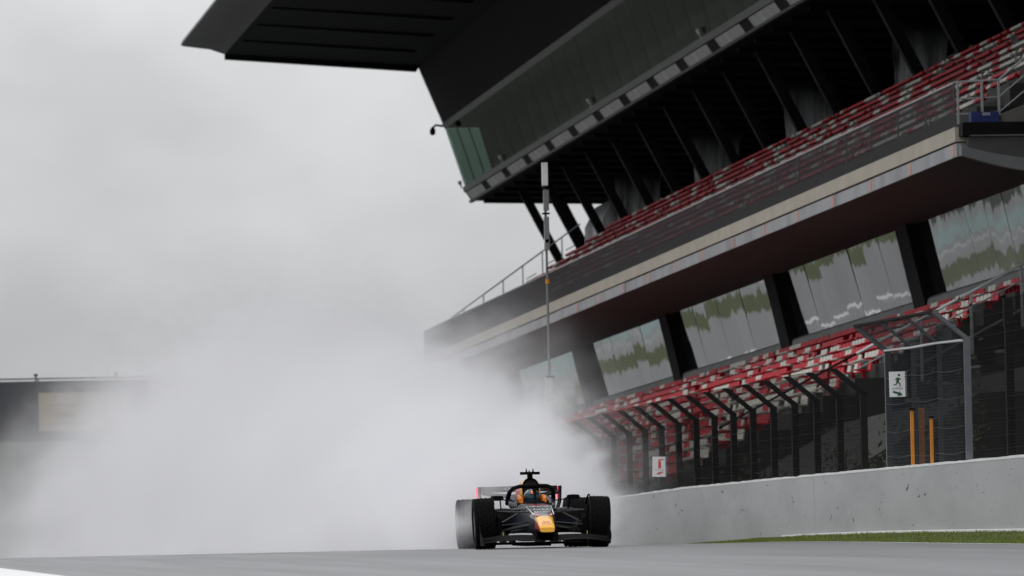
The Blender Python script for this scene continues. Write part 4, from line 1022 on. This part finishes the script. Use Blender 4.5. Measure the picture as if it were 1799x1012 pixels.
w_n = MN('MINIMUM', MN('MULTIPLY_ADD', sp0, .12, 1.6), 12.5); h_n = MN('MINIMUM', MN('MULTIPLY_ADD', sp0, .11, 1.4), 7.2); wl_n = MN('MINIMUM', MN('MULTIPLY_ADD', sp0, .042, 1.6), 7.0)
zg = MN('MULTIPLY_ADD', MN('MAXIMUM', MN('SUBTRACT', PY, 124), 0.0), SL, PZ)
dx_n = MN('SUBTRACT', PX, SX); u_n = MN('MAXIMUM', MN('DIVIDE', dx_n, w_n), MN('DIVIDE', MN('MULTIPLY', dx_n, -1.0), wl_n)); v_n = MN('DIVIDE', zg, h_n)
r_n = MN('SQRT', MN('ADD', MN('MULTIPLY', u_n, u_n), MN('MULTIPLY', v_n, v_n)))
mpn = nt.nodes.new('ShaderNodeMapping'); mpn.inputs['Scale'].default_value = (.45, .10, .55); nt.links.new(geo.outputs['Position'], mpn.inputs[0])
nz = nt.nodes.new('ShaderNodeTexNoise'); nz.inputs['Scale'].default_value = 1.0; nz.inputs['Detail'].default_value = 3; nz.inputs['Roughness'].default_value = .55
nt.links.new(mpn.outputs[0], nz.inputs['Vector'])
mpf = nt.nodes.new('ShaderNodeMapping'); mpf.inputs['Scale'].default_value = (1.5, .35, 1.7); nt.links.new(geo.outputs['Position'], mpf.inputs[0])
nf = nt.nodes.new('ShaderNodeTexNoise'); nf.inputs['Scale'].default_value = 1.0; nf.inputs['Detail'].default_value = 3; nt.links.new(mpf.outputs[0], nf.inputs['Vector'])
fine = MN('MULTIPLY', MN('SUBTRACT', nf.outputs['Fac'], .5), MN('MULTIPLY_ADD', MN('EXPONENT', MN('MULTIPLY', sp0, -1/25)), .9, .35))
rn = MN('ADD', MN('MULTIPLY_ADD', MN('SUBTRACT', nz.outputs['Fac'], .5), .75, r_n), fine)
core = nt.nodes.new('ShaderNodeMapRange'); core.interpolation_type = 'SMOOTHSTEP'
core.inputs[1].default_value = 1.03; core.inputs[2].default_value = .68; core.inputs[3].default_value = 0; core.inputs[4].default_value = 1; nt.links.new(rn, core.inputs[0])
start = nt.nodes.new('ShaderNodeMapRange'); start.interpolation_type = 'SMOOTHSTEP'; start.inputs[1].default_value = .5; start.inputs[2].default_value = 4.6; nt.links.new(MN('MULTIPLY_ADD', MN('MAXIMUM', MN('SUBTRACT', .4, PZ), 0.0), -4.5, MN('MULTIPLY_ADD', dx_n, -2.4, s_n)), start.inputs[0])
halo = nt.nodes.new('ShaderNodeMapRange'); halo.interpolation_type = 'SMOOTHSTEP'; halo.inputs[1].default_value = 1.35; halo.inputs[2].default_value = .9; nt.links.new(rn, halo.inputs[0])
core_n = MN('MULTIPLY_ADD', halo.outputs[0], .06, core.outputs[0])
dens = MN('MULTIPLY_ADD', MN('EXPONENT', MN('MULTIPLY', sp0, -1/18)), .85, .085)
tail = MN('EXPONENT', MN('MULTIPLY', MN('MAXIMUM', MN('SUBTRACT', s_n, 70), 0.0), -1/24))
D_ = MN('MULTIPLY', MN('MULTIPLY', dens, core_n), MN('MULTIPLY', start.outputs[0], tail))
nt.links.new(D_, pv.inputs['Density'])
m.cycles.volume_step_rate = .4
spray.data.materials.clear(); spray.data.materials.append(m)
